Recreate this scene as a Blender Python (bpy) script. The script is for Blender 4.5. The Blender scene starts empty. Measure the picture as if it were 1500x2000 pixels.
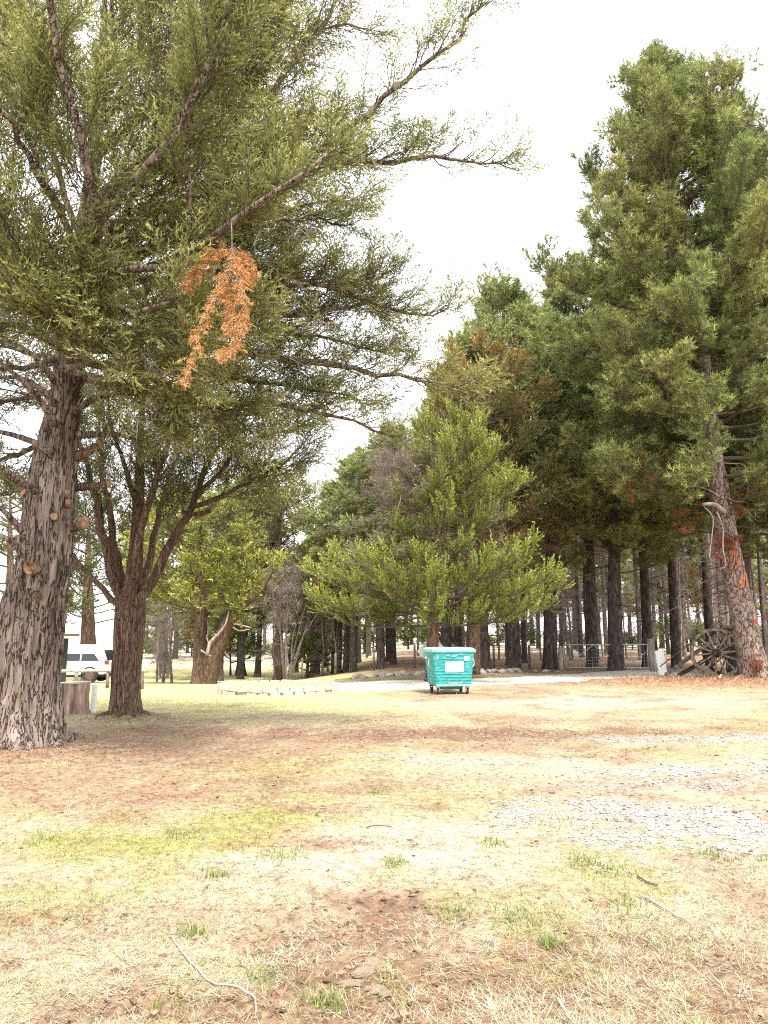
import bpy, math
import numpy as np
from mathutils import Vector, Matrix

R = math.radians
S = bpy.context.scene
COL = S.collection

# ------------------------------------------------------------------ camera
PITCH = 9.44
FPX = 26.0 / 36.0 * 2000.0          # focal length in photo pixels
cam = bpy.data.cameras.new('camera')
cam.sensor_fit = 'VERTICAL'; cam.sensor_height = 36.0; cam.lens = 26.0
cam.clip_start = 0.05; cam.clip_end = 3000
camo = bpy.data.objects.new('camera', cam); COL.objects.link(camo)
camo.location = (0, 0, 1.6); camo.rotation_euler = (R(90 + PITCH), 0, 0)
S.camera = camo

# ------------------------------------------------------------------ sky, sun, exposure
SUN_DIR = Vector((0.24, -0.56, 1.0)).normalized()   # towards the sun: behind the camera, to the right
W = bpy.data.worlds.new('World'); S.world = W; W.use_nodes = True
nt = W.node_tree; nt.nodes.clear()
wo = nt.nodes.new('ShaderNodeOutputWorld'); bg = nt.nodes.new('ShaderNodeBackground')
sky = nt.nodes.new('ShaderNodeTexSky'); sky.sky_type = 'NISHITA'; sky.sun_disc = False
sky.sun_elevation = math.asin(SUN_DIR.z); sky.sun_rotation = math.atan2(SUN_DIR.x, SUN_DIR.y)
sky.dust_density = 4.0; sky.air_density = 1.0
mixc = nt.nodes.new('ShaderNodeMix'); mixc.data_type = 'RGBA'
mixc.inputs[0].default_value = 0.86
nt.links.new(sky.outputs[0], mixc.inputs[6])
mixc.inputs[7].default_value = (7.3, 7.35, 7.5, 1)      # thin bright overcast veil
nt.links.new(mixc.outputs[2], bg.inputs[0]); bg.inputs[1].default_value = 0.10
nt.links.new(bg.outputs[0], wo.inputs[0])
sl = bpy.data.lights.new('sun', 'SUN'); sl.energy = 2.7; sl.angle = R(14); sl.color = (1.0, 0.955, 0.88)
so = bpy.data.objects.new('sun', sl); COL.objects.link(so)
so.rotation_euler = SUN_DIR.to_track_quat('Z', 'Y').to_euler()
vs = S.view_settings; vs.view_transform = 'Standard'; vs.look = 'None'; vs.gamma = 1; vs.use_curve_mapping = False
vs.exposure = 1.95
S.cycles.max_bounces = 7; S.cycles.diffuse_bounces = 4; S.cycles.transmission_bounces = 4
S.cycles.use_denoising = False; S.cycles.pixel_filter_type = 'BLACKMAN_HARRIS'; S.cycles.filter_width = 1.1

# ------------------------------------------------------------------ numpy helpers
rng = np.random.default_rng(11)
def A(*v): return np.array(v, float)
def nrm(v):
    v = np.asarray(v, float); n = np.linalg.norm(v, axis=-1, keepdims=True); return v / np.maximum(n, 1e-9)
def sstep(a, b, x):
    t = np.clip((x - a) / (b - a), 0, 1); return t * t * (3 - 2 * t)
def _hash(ix, iy, s):
    h = (ix.astype(np.int64) * 374761393 + iy.astype(np.int64) * 668265263 + s * 974634777) & 0xffffffff
    h = ((h ^ (h >> 13)) * 1274126177) & 0xffffffff
    return ((h ^ (h >> 16)) & 0xffff) / 65535.0
def vn(x, y, s=0):
    x = np.asarray(x, float); y = np.asarray(y, float)
    ix = np.floor(x); iy = np.floor(y); fx = x - ix; fy = y - iy
    fx = fx * fx * (3 - 2 * fx); fy = fy * fy * (3 - 2 * fy)
    a = _hash(ix, iy, s); b = _hash(ix + 1, iy, s); c = _hash(ix, iy + 1, s); d = _hash(ix + 1, iy + 1, s)
    return (a * (1 - fx) + b * fx) * (1 - fy) + (c * (1 - fx) + d * fx) * fy
def fbm(x, y, s=0, o=4):
    t = 0; a = 0.5; k = 0
    for i in range(o):
        t = t + a * vn(np.asarray(x) * 2 ** i, np.asarray(y) * 2 ** i, s + i * 17); k += a; a *= 0.5
    return t / k
def terrain(x, y):
    x = np.asarray(x, float); y = np.asarray(y, float)
    yy = np.clip(y, -50, 46)
    w = 1 - sstep(-7.0, 2.5, x)
    d = np.log1p(np.exp(np.clip((yy - 20) / 1.5, -30, 30))) * 1.5
    z = -0.045 * d * w
    z = z + 0.10 * (fbm(x * 0.12 + 7, y * 0.12 + 3, 5, 2) - 0.5) * sstep(4, 14, y)
    return z
TP = math.radians(PITCH)
FW = A(0, math.cos(TP), math.sin(TP)); UP = A(0, -math.sin(TP), math.cos(TP)); CAM = A(0, 0, 1.6)
def ray(px, py):
    return FW + A(1, 0, 0) * ((px - 750) / FPX) + UP * ((1000 - py) / FPX)
def P(px, py, Y):                 # a point of the place at distance Y in front
    d = ray(px, py); return CAM + d * (Y / d[1])
def G(px, py):                    # where a line of sight meets the ground
    d = ray(px, py); t = np.arange(2.0, 160, .25); p = CAM + d * t[:, None]
    k = np.nonzero(p[:, 2] <= terrain(p[:, 0], p[:, 1]))[0]; k = k[0] if len(k) else len(t) - 1
    tt = np.linspace(t[max(k - 1, 0)], t[k], 60); p = CAM + d * tt[:, None]
    j = np.nonzero(p[:, 2] <= terrain(p[:, 0], p[:, 1]))[0]; p = p[j[0] if len(j) else -1]
    p[2] = terrain(p[0], p[1]); return p

# ------------------------------------------------------------------ materials
def mat(name, c1, c2=None, rough=0.8, scale=8, stretch=(1, 1, 1), bump=0.0, bscale=None, detail=6, spec=0.3, metal=0.0, c3=None, lo=.35, hi=.65, bdist=0.02):
    m = bpy.data.materials.new(name); m.use_nodes = True
    n = m.node_tree; b = n.nodes['Principled BSDF']
    b.inputs['Roughness'].default_value = rough; b.inputs['Metallic'].default_value = metal
    b.inputs['Specular IOR Level'].default_value = spec
    if c2 is None and not bump:
        b.inputs['Base Color'].default_value = (*c1, 1); return m
    tc = n.nodes.new('ShaderNodeTexCoord'); mp = n.nodes.new('ShaderNodeMapping')
    mp.inputs['Scale'].default_value = stretch; n.links.new(tc.outputs['Object'], mp.inputs['Vector'])
    nz = n.nodes.new('ShaderNodeTexNoise'); nz.inputs['Scale'].default_value = scale; nz.inputs['Detail'].default_value = detail
    nz.inputs['Roughness'].default_value = 0.65
    n.links.new(mp.outputs[0], nz.inputs['Vector'])
    rp = n.nodes.new('ShaderNodeValToRGB'); e = rp.color_ramp.elements
    e[0].position = lo; e[0].color = (*c1, 1); e[1].position = hi; e[1].color = (*(c2 or c1), 1)
    if c3:
        x = e.new((lo + hi) / 2 + .05); x.color = (*c3, 1)
    n.links.new(nz.outputs['Fac'], rp.inputs[0]); n.links.new(rp.outputs[0], b.inputs['Base Color'])
    if bump:
        nb = n.nodes.new('ShaderNodeTexNoise'); nb.inputs['Scale'].default_value = bscale or scale * 2; nb.inputs['Detail'].default_value = 6
        n.links.new(mp.outputs[0], nb.inputs['Vector'])
        bp = n.nodes.new('ShaderNodeBump'); bp.inputs['Strength'].default_value = bump; bp.inputs['Distance'].default_value = bdist
        n.links.new(nb.outputs['Fac'], bp.inputs['Height']); n.links.new(bp.outputs[0], b.inputs['Normal'])
    return m
def barkmat(name, crack, c1, c2, scale, zs, warp=.25, edge=.16, bump=1.0, bdist=.04, vsc=1.0):
    m = mat(name, c1, c2, .95, scale * .9, (1, 1, zs), .6, scale * 2.2, 8, .08, lo=.32, hi=.68, bdist=bdist * .5)
    n = m.node_tree; b_ = n.nodes['Principled BSDF']
    mp = next(x for x in n.nodes if x.type == 'MAPPING'); base = b_.inputs['Base Color'].links[0].from_socket; bn = b_.inputs['Normal'].links[0].from_node
    nz = n.nodes.new('ShaderNodeTexNoise'); nz.inputs['Scale'].default_value = scale * .8; nz.inputs['Detail'].default_value = 5; n.links.new(mp.outputs[0], nz.inputs['Vector'])
    sc = n.nodes.new('ShaderNodeVectorMath'); sc.operation = 'MULTIPLY_ADD'; sc.inputs[1].default_value = (warp, warp, warp); n.links.new(nz.outputs['Color'], sc.inputs[0]); n.links.new(mp.outputs[0], sc.inputs[2])
    vo = n.nodes.new('ShaderNodeTexVoronoi'); vo.feature = 'DISTANCE_TO_EDGE'; vo.inputs['Scale'].default_value = scale * vsc; n.links.new(sc.outputs[0], vo.inputs['Vector'])
    mr = n.nodes.new('ShaderNodeMapRange'); mr.interpolation_type = 'SMOOTHSTEP'; mr.inputs[1].default_value = .0; mr.inputs[2].default_value = edge; n.links.new(vo.outputs['Distance'], mr.inputs[0])
    mx = n.nodes.new('ShaderNodeMix'); mx.data_type = 'RGBA'; n.links.new(mr.outputs[0], mx.inputs[0]); mx.inputs[6].default_value = (*crack, 1); n.links.new(base, mx.inputs[7]); n.links.new(mx.outputs[2], b_.inputs['Base Color'])
    b2 = n.nodes.new('ShaderNodeBump'); b2.inputs['Strength'].default_value = bump; b2.inputs['Distance'].default_value = bdist; n.links.new(mr.outputs[0], b2.inputs['Height']); n.links.new(bn.outputs[0], b2.inputs['Normal']); n.links.new(b2.outputs[0], b_.inputs['Normal'])
    return m
def attrmat(name, trans=0.25, rough=0.75, noise=0.0, nscale=40, bump=0, spec=0.15):
    m = bpy.data.materials.new(name); m.use_nodes = True
    n = m.node_tree; b = n.nodes['Principled BSDF']; out = n.nodes['Material Output']
    b.inputs['Roughness'].default_value = rough; b.inputs['Specular IOR Level'].default_value = spec
    at = n.nodes.new('ShaderNodeAttribute'); at.attribute_name = 'col'
    src = at.outputs['Color']
    if noise:
        tc = n.nodes.new('ShaderNodeTexCoord')
        nz = n.nodes.new('ShaderNodeTexNoise'); nz.inputs['Scale'].default_value = nscale; nz.inputs['Detail'].default_value = 7; nz.inputs['Roughness'].default_value = .7
        n.links.new(tc.outputs['Object'], nz.inputs['Vector'])
        mr = n.nodes.new('ShaderNodeMapRange'); mr.inputs[1].default_value = .3; mr.inputs[2].default_value = .7
        mr.inputs[3].default_value = 1 - noise; mr.inputs[4].default_value = 1 + noise * .8
        n.links.new(nz.outputs['Fac'], mr.inputs[0])
        mx = n.nodes.new('ShaderNodeVectorMath'); mx.operation = 'SCALE'
        n.links.new(src, mx.inputs[0]); n.links.new(mr.outputs[0], mx.inputs['Scale']); src = mx.outputs[0]
        if bump:
            bp = n.nodes.new('ShaderNodeBump'); bp.inputs['Strength'].default_value = bump; bp.inputs['Distance'].default_value = .03
            n.links.new(nz.outputs['Fac'], bp.inputs['Height']); n.links.new(bp.outputs[0], b.inputs['Normal'])
    n.links.new(src, b.inputs['Base Color'])
    if trans:
        tr = n.nodes.new('ShaderNodeBsdfTranslucent'); n.links.new(src, tr.inputs['Color'])
        ms = n.nodes.new('ShaderNodeMixShader'); ms.inputs[0].default_value = trans
        n.links.new(b.outputs[0], ms.inputs[1]); n.links.new(tr.outputs[0], ms.inputs[2]); n.links.new(ms.outputs[0], out.inputs['Surface'])
    return m
M = {}
M['leaf'] = attrmat('foliage', .27)
M['ground'] = attrmat('ground', 0, .95, .62, 13, .8)
_n = M['leaf'].node_tree; _oi = _n.nodes.new('ShaderNodeObjectInfo'); _mu = _n.nodes.new('ShaderNodeVectorMath'); _mu.operation = 'MULTIPLY'
_at = next(x for x in _n.nodes if x.type == 'ATTRIBUTE')
for _l in list(_at.outputs['Color'].links):
    _to = _l.to_socket; _n.links.remove(_l); _n.links.new(_mu.outputs[0], _to)
_n.links.new(_at.outputs['Color'], _mu.inputs[0]); _n.links.new(_oi.outputs['Color'], _mu.inputs[1])
M['grass'] = attrmat('grass_blades', .2)
M['stone'] = attrmat('loose_stone', 0, .9)
M['bark_big'] = barkmat('bark_cypress_old', (.068, .049, .040), (.088, .064, .053), (.315, .25, .213), 12, .11, .7, .08, 1.0, vsc=.55)
M['bark_cyp'] = barkmat('bark_cypress', (.06, .037, .027), (.09, .056, .041), (.27, .18, .13), 14, .08, .6, .12, .8)
M['bark_pine'] = mat('bark_pine', (.034, .027, .025), (.18, .148, .135), .95, 10, (1, 1, .3), .9, 14, 7, .08, c3=(.085, .07, .064), bdist=.03)
M['bark_pale'] = barkmat('bark_pine_pale', (.09, .064, .054), (.17, .125, .108), (.37, .29, .25), 8, .42, .4, .10)
M['twig'] = mat('dead_twig', (.10, .08, .07), (.30, .26, .23), .9, 6)
M['twig_dark'] = mat('living_twig', (.05, .034, .026), (.13, .09, .07), .9, 5)
M['deadwood'] = mat('bleached_wood', (.30, .27, .25), (.62, .58, .54), .9, 9, (1, 1, .4), .5)
M['cutwood'] = mat('sawn_wood', (.10, .055, .036), (.36, .245, .16), .95, 16, bump=.6, c3=(.30, .175, .10))
M['redwood'] = mat('torn_orange_wood', (.09, .04, .025), (.34, .17, .095), .95, 9, (1, 1, 1), .9, 22, 7, .1, c3=(.2, .09, .05))
M['torn'] = mat('torn_bark_orange', (.22, .08, .045), (.46, .23, .14), .95, 9, bump=.8)
M['oldtimber'] = mat('weathered_timber', (.055, .042, .033), (.20, .165, .135), .9, 7, (1, 1, 1), .5, 20)
M['paletimber'] = mat('grey_timber', (.18, .15, .125), (.42, .36, .31), .9, 7, (1, 1, .15), .5, 20)
M['whitepaint'] = mat('white_paint', (.70, .70, .68), (.82, .82, .80), .6, 6)
M['galv'] = mat('galvanised_steel', (.36, .37, .38), (.55, .56, .57), .45, 10, metal=.6)
M['iron'] = mat('rusty_iron', (.05, .035, .028), (.13, .09, .07), .8, 10)
M['teal'] = mat('teal_plastic', (.018, .20, .195), (.09, .40, .38), .55, 7, (1, 1, 2.5), .3, 9, 8, .35, c3=(.026, .27, .26))
M['teal_worn'] = mat('teal_plastic_faded', (.10, .36, .32), (.28, .52, .48), .6, 9)
M['lid'] = mat('dusty_lid', (.36, .33, .26), (.6, .56, .46), .75, 5)
M['tealdark'] = mat('dark_teal_plastic', (.03, .12, .10), (.07, .18, .155), .55, 6)
M['rubber'] = mat('rubber', (.02, .02, .02), (.04, .04, .04), .8, 12)
M['carwhite'] = mat('white_car_paint', (.74, .75, .76), None, .25, spec=.5)
M['glass'] = mat('tinted_glass', (.012, .016, .02), None, .08, spec=.6)
M['red'] = mat('red_lens', (.42, .02, .03), None, .25, spec=.5)
M['redtag'] = mat('red_tag', (.5, .04, .06), None, .6)
M['blackplastic'] = mat('black_plastic', (.015, .015, .016), None, .6)
M['shed'] = mat('dark_boards', (.035, .042, .05), (.06, .068, .078), .8, 6, (1, 1, 6))
M['roof'] = mat('brown_roof', (.13, .075, .045), (.22, .14, .09), .85, 6)
M['signgrey'] = mat('grey_sign_sheet', (.42, .44, .47), (.55, .57, .6), .5, 6)
M['road'] = attrmat('pale_road', 0, .95, .16, 14, .3)

# ------------------------------------------------------------------ mesh building
class Geo:
    def __init__(s): s.v = []; s.f3 = []; s.f4 = []; s.c = []; s.n = 0; s.hascol = False
    def add(s, v, f3=None, f4=None, col=None):
        v = np.asarray(v, float).reshape(-1, 3)
        if f3 is not None and len(f3): s.f3.append(np.asarray(f3, np.int64).reshape(-1, 3) + s.n)
        if f4 is not None and len(f4): s.f4.append(np.asarray(f4, np.int64).reshape(-1, 4) + s.n)
        if col is not None:
            s.hascol = True; c = np.asarray(col, float)
            if c.ndim == 1: c = np.tile(c, (len(v), 1))
            s.c.append(c)
        else: s.c.append(np.full((len(v), 3), .5))
        s.v.append(v); s.n += len(v); return s
    def box(s, c, size, rot=None, taper=1.0):
        hx, hy, hz = A(*size) / 2
        v = np.array([[x * (taper if z > 0 else 1), y * (taper if z > 0 else 1), z] for z in (-hz, hz) for (x, y) in ((-hx, -hy), (hx, -hy), (hx, hy), (-hx, hy))])
        if rot is not None: v = v @ np.asarray(rot).T
        s.add(v + A(*c), None, [[3, 2, 1, 0], [4, 5, 6, 7], [0, 1, 5, 4], [1, 2, 6, 5], [2, 3, 7, 6], [3, 0, 4, 7]]); return s
    def tube(s, pts, rad, seg=8, cap=True, disp=None, col=None):
        pts = np.asarray(pts, float); n = len(pts); rad = np.broadcast_to(np.asarray(rad, float), (n,))
        t = nrm(np.gradient(pts, axis=0)); ref = A(0, 0, 1) if abs(t[0][2]) < .9 else A(1, 0, 0)
        u = np.zeros((n, 3)); u[0] = nrm(np.cross(t[0], ref))
        for i in range(1, n):
            q = u[i - 1] - t[i] * np.dot(u[i - 1], t[i]); u[i] = nrm(q)
        w = np.cross(t, u); a = np.arange(seg) * 2 * math.pi / seg
        rr = np.repeat(rad[:, None], seg, 1)
        if disp is not None: rr = rr * disp(np.linspace(0, 1, n)[:, None], a[None, :], pts)
        v = pts[:, None] + rr[..., None] * (np.cos(a)[None, :, None] * u[:, None] + np.sin(a)[None, :, None] * w[:, None])
        i = np.arange(n - 1)[:, None] * seg; j = np.arange(seg)[None]; k = (j + 1) % seg
        f = np.stack([i + j, i + k, i + seg + k, i + seg + j], -1).reshape(-1, 4)
        f3 = None; vv = v.reshape(-1, 3)
        if cap:
            vv = np.vstack([vv, pts[0], pts[-1]]); b = n * seg
            j = np.arange(seg); k = (j + 1) % seg
            f3 = np.vstack([np.stack([np.full(seg, b), k, j], 1), np.stack([np.full(seg, b + 1), (n - 1) * seg + j, (n - 1) * seg + k], 1)])
        s.add(vv, f3, f, col); return s
    def build(s, name, m, parent=None, smooth=False, kind=None, link=True):
        v = np.vstack(s.v) if s.v else np.zeros((0, 3))
        me = bpy.data.meshes.new(name)
        f3 = np.vstack(s.f3) if s.f3 else np.zeros((0, 3), np.int64); f4 = np.vstack(s.f4) if s.f4 else np.zeros((0, 4), np.int64)
        lt = np.concatenate([np.full(len(f3), 3), np.full(len(f4), 4)]).astype(np.int32)
        li = np.concatenate([f3.ravel(), f4.ravel()]).astype(np.int32)
        me.vertices.add(len(v)); me.vertices.foreach_set('co', v.astype(np.float32).ravel())
        me.loops.add(len(li)); me.loops.foreach_set('vertex_index', li)
        me.polygons.add(len(lt)); ls = np.concatenate([[0], np.cumsum(lt)[:-1]]).astype(np.int32)
        me.polygons.foreach_set('loop_start', ls)
        try: me.polygons.foreach_set('loop_total', lt)
        except Exception: pass
        if s.hascol:
            at = me.attributes.new('col', 'FLOAT_COLOR', 'POINT')
            c = np.vstack(s.c); c4 = np.concatenate([np.clip(c, 0, 1), np.ones((len(c), 1))], 1)
            at.data.foreach_set('color', c4.astype(np.float32).ravel())
        me.polygons.foreach_set('use_smooth', np.full(len(lt), bool(smooth)))
        me.update(calc_edges=True); me.validate()
        me.materials.append(m if not isinstance(m, str) else M[m])
        o = bpy.data.objects.new(name, me); COL.objects.link(o)
        if parent: o.parent = parent
        if kind: o['kind'] = kind
        return o
def tag(o, label=None, cat=None, group=None, kind=None):
    if label: o['label'] = label
    if cat: o['category'] = cat
    if group: o['group'] = group
    if kind: o['kind'] = kind
    return o
def thing(name, label, cat, loc=(0, 0, 0), rz=0, group=None):
    o = bpy.data.objects.new(name, None); COL.objects.link(o); o.empty_display_size = .2
    o.location = tuple(float(c) for c in loc); o.rotation_euler = (0, 0, rz); return tag(o, label, cat, group)
def copy_tree(o, parent=None):
    c = o.copy(); COL.objects.link(c)
    if parent: c.parent = parent
    for ch in o.children: copy_tree(ch, c)
    return c
def bevel(o, w=.02, seg=2):
    b = o.modifiers.new('bevel', 'BEVEL'); b.width = w; b.segments = seg; b.limit_method = 'ANGLE'; return o
def rotz(a): c, s_ = math.cos(a), math.sin(a); return np.array([[c, -s_, 0], [s_, c, 0], [0, 0, 1.]])
def basis(d, up=(0, 0, 1)):          # columns: d, side, normal
    d = nrm(A(*d)); s_ = nrm(np.cross(up, d)); return np.stack([d, s_, np.cross(d, s_)], 1)
def beam(g, a, b, w, h=None, up=(0, 0, 1)):
    a = A(*a); b = A(*b); g.box((a + b) / 2, (np.linalg.norm(b - a), w, h or w), basis(b - a, up)); return g
def smooth_path(pts, n):
    pts = np.asarray(pts, float); t = np.concatenate([[0], np.cumsum(np.linalg.norm(np.diff(pts, axis=0), axis=1))]); t /= t[-1]
    # Catmull-Rom on a uniform resample
    q = np.linspace(0, 1, n); k = len(pts); out = np.zeros((n, 3))
    for i, x in enumerate(q):
        j = min(max(int(np.searchsorted(t, x, 'right') - 1), 0), k - 2); f = (x - t[j]) / max(t[j + 1] - t[j], 1e-9)
        p0 = pts[max(j - 1, 0)]; p1 = pts[j]; p2 = pts[j + 1]; p3 = pts[min(j + 2, k - 1)]
        out[i] = .5 * ((2 * p1) + (-p0 + p2) * f + (2 * p0 - 5 * p1 + 4 * p2 - p3) * f * f + (-p0 + 3 * p1 - 3 * p2 + p3) * f ** 3)
    return out

# ------------------------------------------------------------------ ground cover map
SOIL = A(.155, .095, .062); LITTER = A(.26, .16, .105); STRAW = A(.385, .32, .205); PALE = A(.46, .41, .325)
GREEN = A(.215, .225, .055); LAWN = A(.50, .465, .21); NEEDLE = A(.31, .175, .105); GRAV = A(.28, .255, .23)
def ell(x, y, c, rx, ry, ang=0, soft=.5, nz=.5, s=3):
    dx = x - c[0]; dy = y - c[1]; ca, sa = math.cos(ang), math.sin(ang)
    u = (dx * ca + dy * sa) / rx; v = (-dx * sa + dy * ca) / ry
    r = np.sqrt(u * u + v * v) + (fbm(x * 1.7, y * 1.7, s, 4) - .5) * 2 * nz
    return 1 - sstep(1 - soft, 1 + soft * .6, r)
gq = {k: G(*v) for k, v in dict(big=(60, 1470), l2=(300, 1530), l3=(640, 1440), rut=(900, 1432), g1=(1290, 1612), g2=(1330, 1443), g3=(880, 1482), g4=(1450, 1500),
     gr1=(470, 1605), gr2=(170, 1645), gr3=(60, 1770), dirt=(750, 1880), dirt2=(1330, 1930), pale=(720, 1660), lawn=(380, 1362), bin=(878, 1362), nd=(1480, 1334), nd2=(1200, 1326),
     ridge=(190, 1965), gr4=(560, 1500), pale2=(1150, 1370), gr5=(900,1560), pale3=(1300,1520), l4=(100,1830), l5=(330,1430)).items()}
def ground_masks(x, y):
    m = {}
    f1 = fbm(x * .9, y * .9, 21, 5); f2 = fbm(x * 2.6, y * 2.6, 31, 4); f3 = fbm(x * .35, y * .35, 41, 3)
    near = sstep(24, 10, y)
    m['litter'] = np.clip(.25 + 1.25 * fbm(x * 3.3, y * 3.3, 55, 4), .3, 1.05) * np.clip(sstep(.46, .62, f1 * .6 + f2 * .4) * .85 + ell(x, y, gq['big'], 3.4, 3.0, 0, .6, .5) * .95 + ell(x, y, gq['l2'], 2.5, 1.7, .2, .6, .6) * .85
                     + ell(x, y, gq['l3'], 3.6, 1.9, 0, .7, .7) * .6 + ell(x, y, gq['bin'], 2.6, 1.3, 0, .6, .4) * .75 + ell(x, y, gq['dirt2'], 1.5, .75, .2, .6, .6) * .55
                     + ell(x, y, gq['l4'], 1.1, .35, .2, .6, .5) * .5+ ell(x, y, gq['l5'], 3.0, 1.0, 0, .6, .5) * .6, 0, 1)
    m['soil'] = np.clip(ell(x, y, gq['rut'], 4.8, .85, -.02, .6, .9) * 1.0 + ell(x, y, gq['pale3'], 4.0, .5, 0, .6, .9) * .5 + ell(x, y, gq['dirt'], .65, .85, 0, .8, .8) * 1.1 + ell(x, y, gq['ridge'], .42, .16, .3, .6, .4) * .9
                   + sstep(.57, .70, f2) * .5, 0, 1)
    m['green'] = np.clip(ell(x, y, gq['gr1'], .85, .7, .1, .7, .8) * .9 + ell(x, y, gq['gr2'], .8, .5, 0, .7, .8) * .45 + ell(x, y, gq['gr3'], .5, .4, 0, .7, .8) * .4 + ell(x, y, gq['gr4'], 1.3, 1.2, 0, .7, .6) * .45
                    + ell(x, y, gq['gr5'], .8, .9, 0, .7, .6) * .35 + sstep(.55, .7, fbm(x * 1.3, y * 1.3, 77, 4)) * .45 * near, 0, 1)
    m['gravel'] = np.clip(ell(x, y, gq['g1'], 1.45, 1.0, -.15, .45, .5) * 1.15 + ell(x, y, gq['g2'], 2.4, .65, 0, .5, .9) * .65 + ell(x, y, gq['g3'], 1.5, .5, 0, .5, .9) * .5
                     + ell(x, y, gq['g4'], 1.0, .7, 0, .5, .8) * .6 + ell(x,y,gq['pale3'],1.8,.7,0,.5,.7)*.5, 0, 1)
    m['pale'] = np.clip(ell(x, y, gq['pale'], 1.3, .8, 0, .7, .6) * .6 + ell(x, y, gq['pale2'], 5.5, 1.7, 0, .6, .7) * .5 + ell(x,y,gq['pale3'],3.0,1.3,0,.6,.7)*.35 + sstep(.56, .72, f3 * .5 + f2 * .5) * .3, 0, 1)
    m['lawn'] = np.clip(sstep(1.5, -2.5, x) * sstep(14.2, 17.5, y + (f1 - .5) * 4), 0, 1)
    m['needle'] = np.clip(ell(x, y, gq['nd'], 6.5, 3.6, 0, .5, .5) + ell(x, y, gq['nd2'], 4.5, 1.0, 0, .5, .5) * .8 + sstep(33.5, 36, y) * sstep(-8, 2, x) * .55, 0, 1)
    return m, f1, f2
def ground_col(x, y, m=None, f=None):
    if m is None: m, f1, f2 = ground_masks(x, y)
    else: f1, f2 = f
    f4 = fbm(x * 9, y * 9, 61, 3)[:, None]
    c = np.tile(STRAW, (len(x), 1)) * (.62 + .38 * f2[:, None] + .5 * (f4 - .4))
    def mx(c, k, w): w = np.clip(w, 0, 1)[:, None]; return c * (1 - w) + k * w
    c = mx(c, PALE, m['pale']); c = mx(c, LITTER * .95, m['litter'] * .85); c = mx(c, LAWN, m['lawn'] * .9)
    c = mx(c, GREEN, m['green'] * .7); c = mx(c, SOIL, m['soil'] * .85); c = mx(c, NEEDLE, m['needle'] * .85); c = mx(c, GRAV, m['gravel'] * .9 * np.clip(3.2 * fbm(x * 2.4, y * 3.4, 303, 4) - .8, .1, 1))
    c = c * .9; far = sstep(60, 90, y); c = mx(c, A(.46, .41, .30), far)
    return c
MOUND = [(G(24, 1466)[0], G(24, 1466)[1], 1.1, .16), (G(245, 1402)[0], G(245, 1402)[1], .7, .10), (P(1478, 1331, 26.6)[0], 26.6, 1.3, .16)]
def relief(x, y, m):
    near = sstep(20, 8, y)
    z = .035 * (fbm(x * 1.1, y * 1.1, 91, 3) - .5) + near * .045 * (fbm(x * 5, y * 5, 92, 3) - .5) * (1 + 1.2 * m['soil'])
    z = z + near * .012 * (fbm(x * 17, y * 17, 93, 2) - .5)
    z = z - .05 * m['soil'] * near + .04 * m['needle']
    for (cx, cy, rr, hh) in MOUND: z = z + hh * np.exp(-((x - cx) ** 2 + (y - cy) ** 2) / rr ** 2)
    return z
def axis_steps(pieces):
    out = [pieces[0][0]]
    for (a, b, st0, st1) in pieces:
        x = a
        while x < b - 1e-6:
            f = (x - a) / (b - a); x = min(x + st0 + (st1 - st0) * f, b); out.append(x)
    return np.array(out)
xs = axis_steps([(-900, -60, 150, 20), (-60, -22, 6, 1.0), (-22, -7, .7, .12), (-7, 7, .075, .075), (7, 22, .12, .7), (22, 60, 1., 6), (60, 900, 20, 150)])
ys = axis_steps([(-40, 0, 8, 2), (0, 2.6, .5, .1), (2.6, 9, .045, .085), (9, 18, .085, .2), (18, 45, .2, .7), (45, 90, .8, 4), (90, 1500, 10, 250)])
gx, gy = np.meshgrid(xs, ys); fx = gx.ravel(); fy = gy.ravel()
mk, f1, f2 = ground_masks(fx, fy)
gz = terrain(fx, fy) + relief(fx, fy, mk)
nx, ny = len(xs), len(ys)
i = np.arange(ny - 1)[:, None] * nx; j = np.arange(nx - 1)[None]
q4 = np.stack([i + j, i + j + 1, i + nx + j + 1, i + nx + j], -1).reshape(-1, 4)
g = Geo(); g.add(np.stack([fx, fy, gz], 1), None, q4, ground_col(fx, fy, mk, (f1, f2)))
tag(g.build('ground', 'ground', smooth=True), kind='structure')
def gheight(x, y):
    x = np.atleast_1d(np.asarray(x, float)); y = np.atleast_1d(np.asarray(y, float))
    m, _, _ = ground_masks(x, y); return terrain(x, y) + relief(x, y, m)

# pale road that crosses behind the bin and runs through the gate
near = [(470, 1357), (640, 1352), (830, 1347), (1000, 1337), (1150, 1331), (1300, 1325), (1420, 1327), (1700, 1330)]
far = [(560, 1338), (690, 1331), (830, 1327), (960, 1324), (1090, 1317), (1190, 1310), (1262, 1308), (1280, 1318)]
npts = smooth_path([G(*p) for p in near], 90); fpts = smooth_path([G(*p) for p in far], 90)
g = Geo(); vv = []; cc = []
for k in range(90):
    e1 = .6 * (vn(k * .35, 3.1, 8) - .5) + .3 * (vn(k * 1.1, 1.1, 9) - .5); e2 = .6 * (vn(k * .4, 9.1, 8) - .5)
    for q in range(12):
        t = q / 11; t2 = t * (1 + e2 * .2) + (1 - t) * e1 * .25
        p = npts[k] * (1 - t2) + fpts[k] * t2; vv.append((p[0], p[1], -.03 if q in (0, 11) else 0))
vv = np.array(vv); vv[:, 2] += gheight(vv[:, 0], vv[:, 1]) + .012
cc = A(.50, .465, .40) * (.8 + .4 * fbm(vv[:, 0] * 1.5, vv[:, 1] * 1.5, 4, 3))[:, None]
i = np.arange(89)[:, None] * 12; j = np.arange(11)[None]
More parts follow.
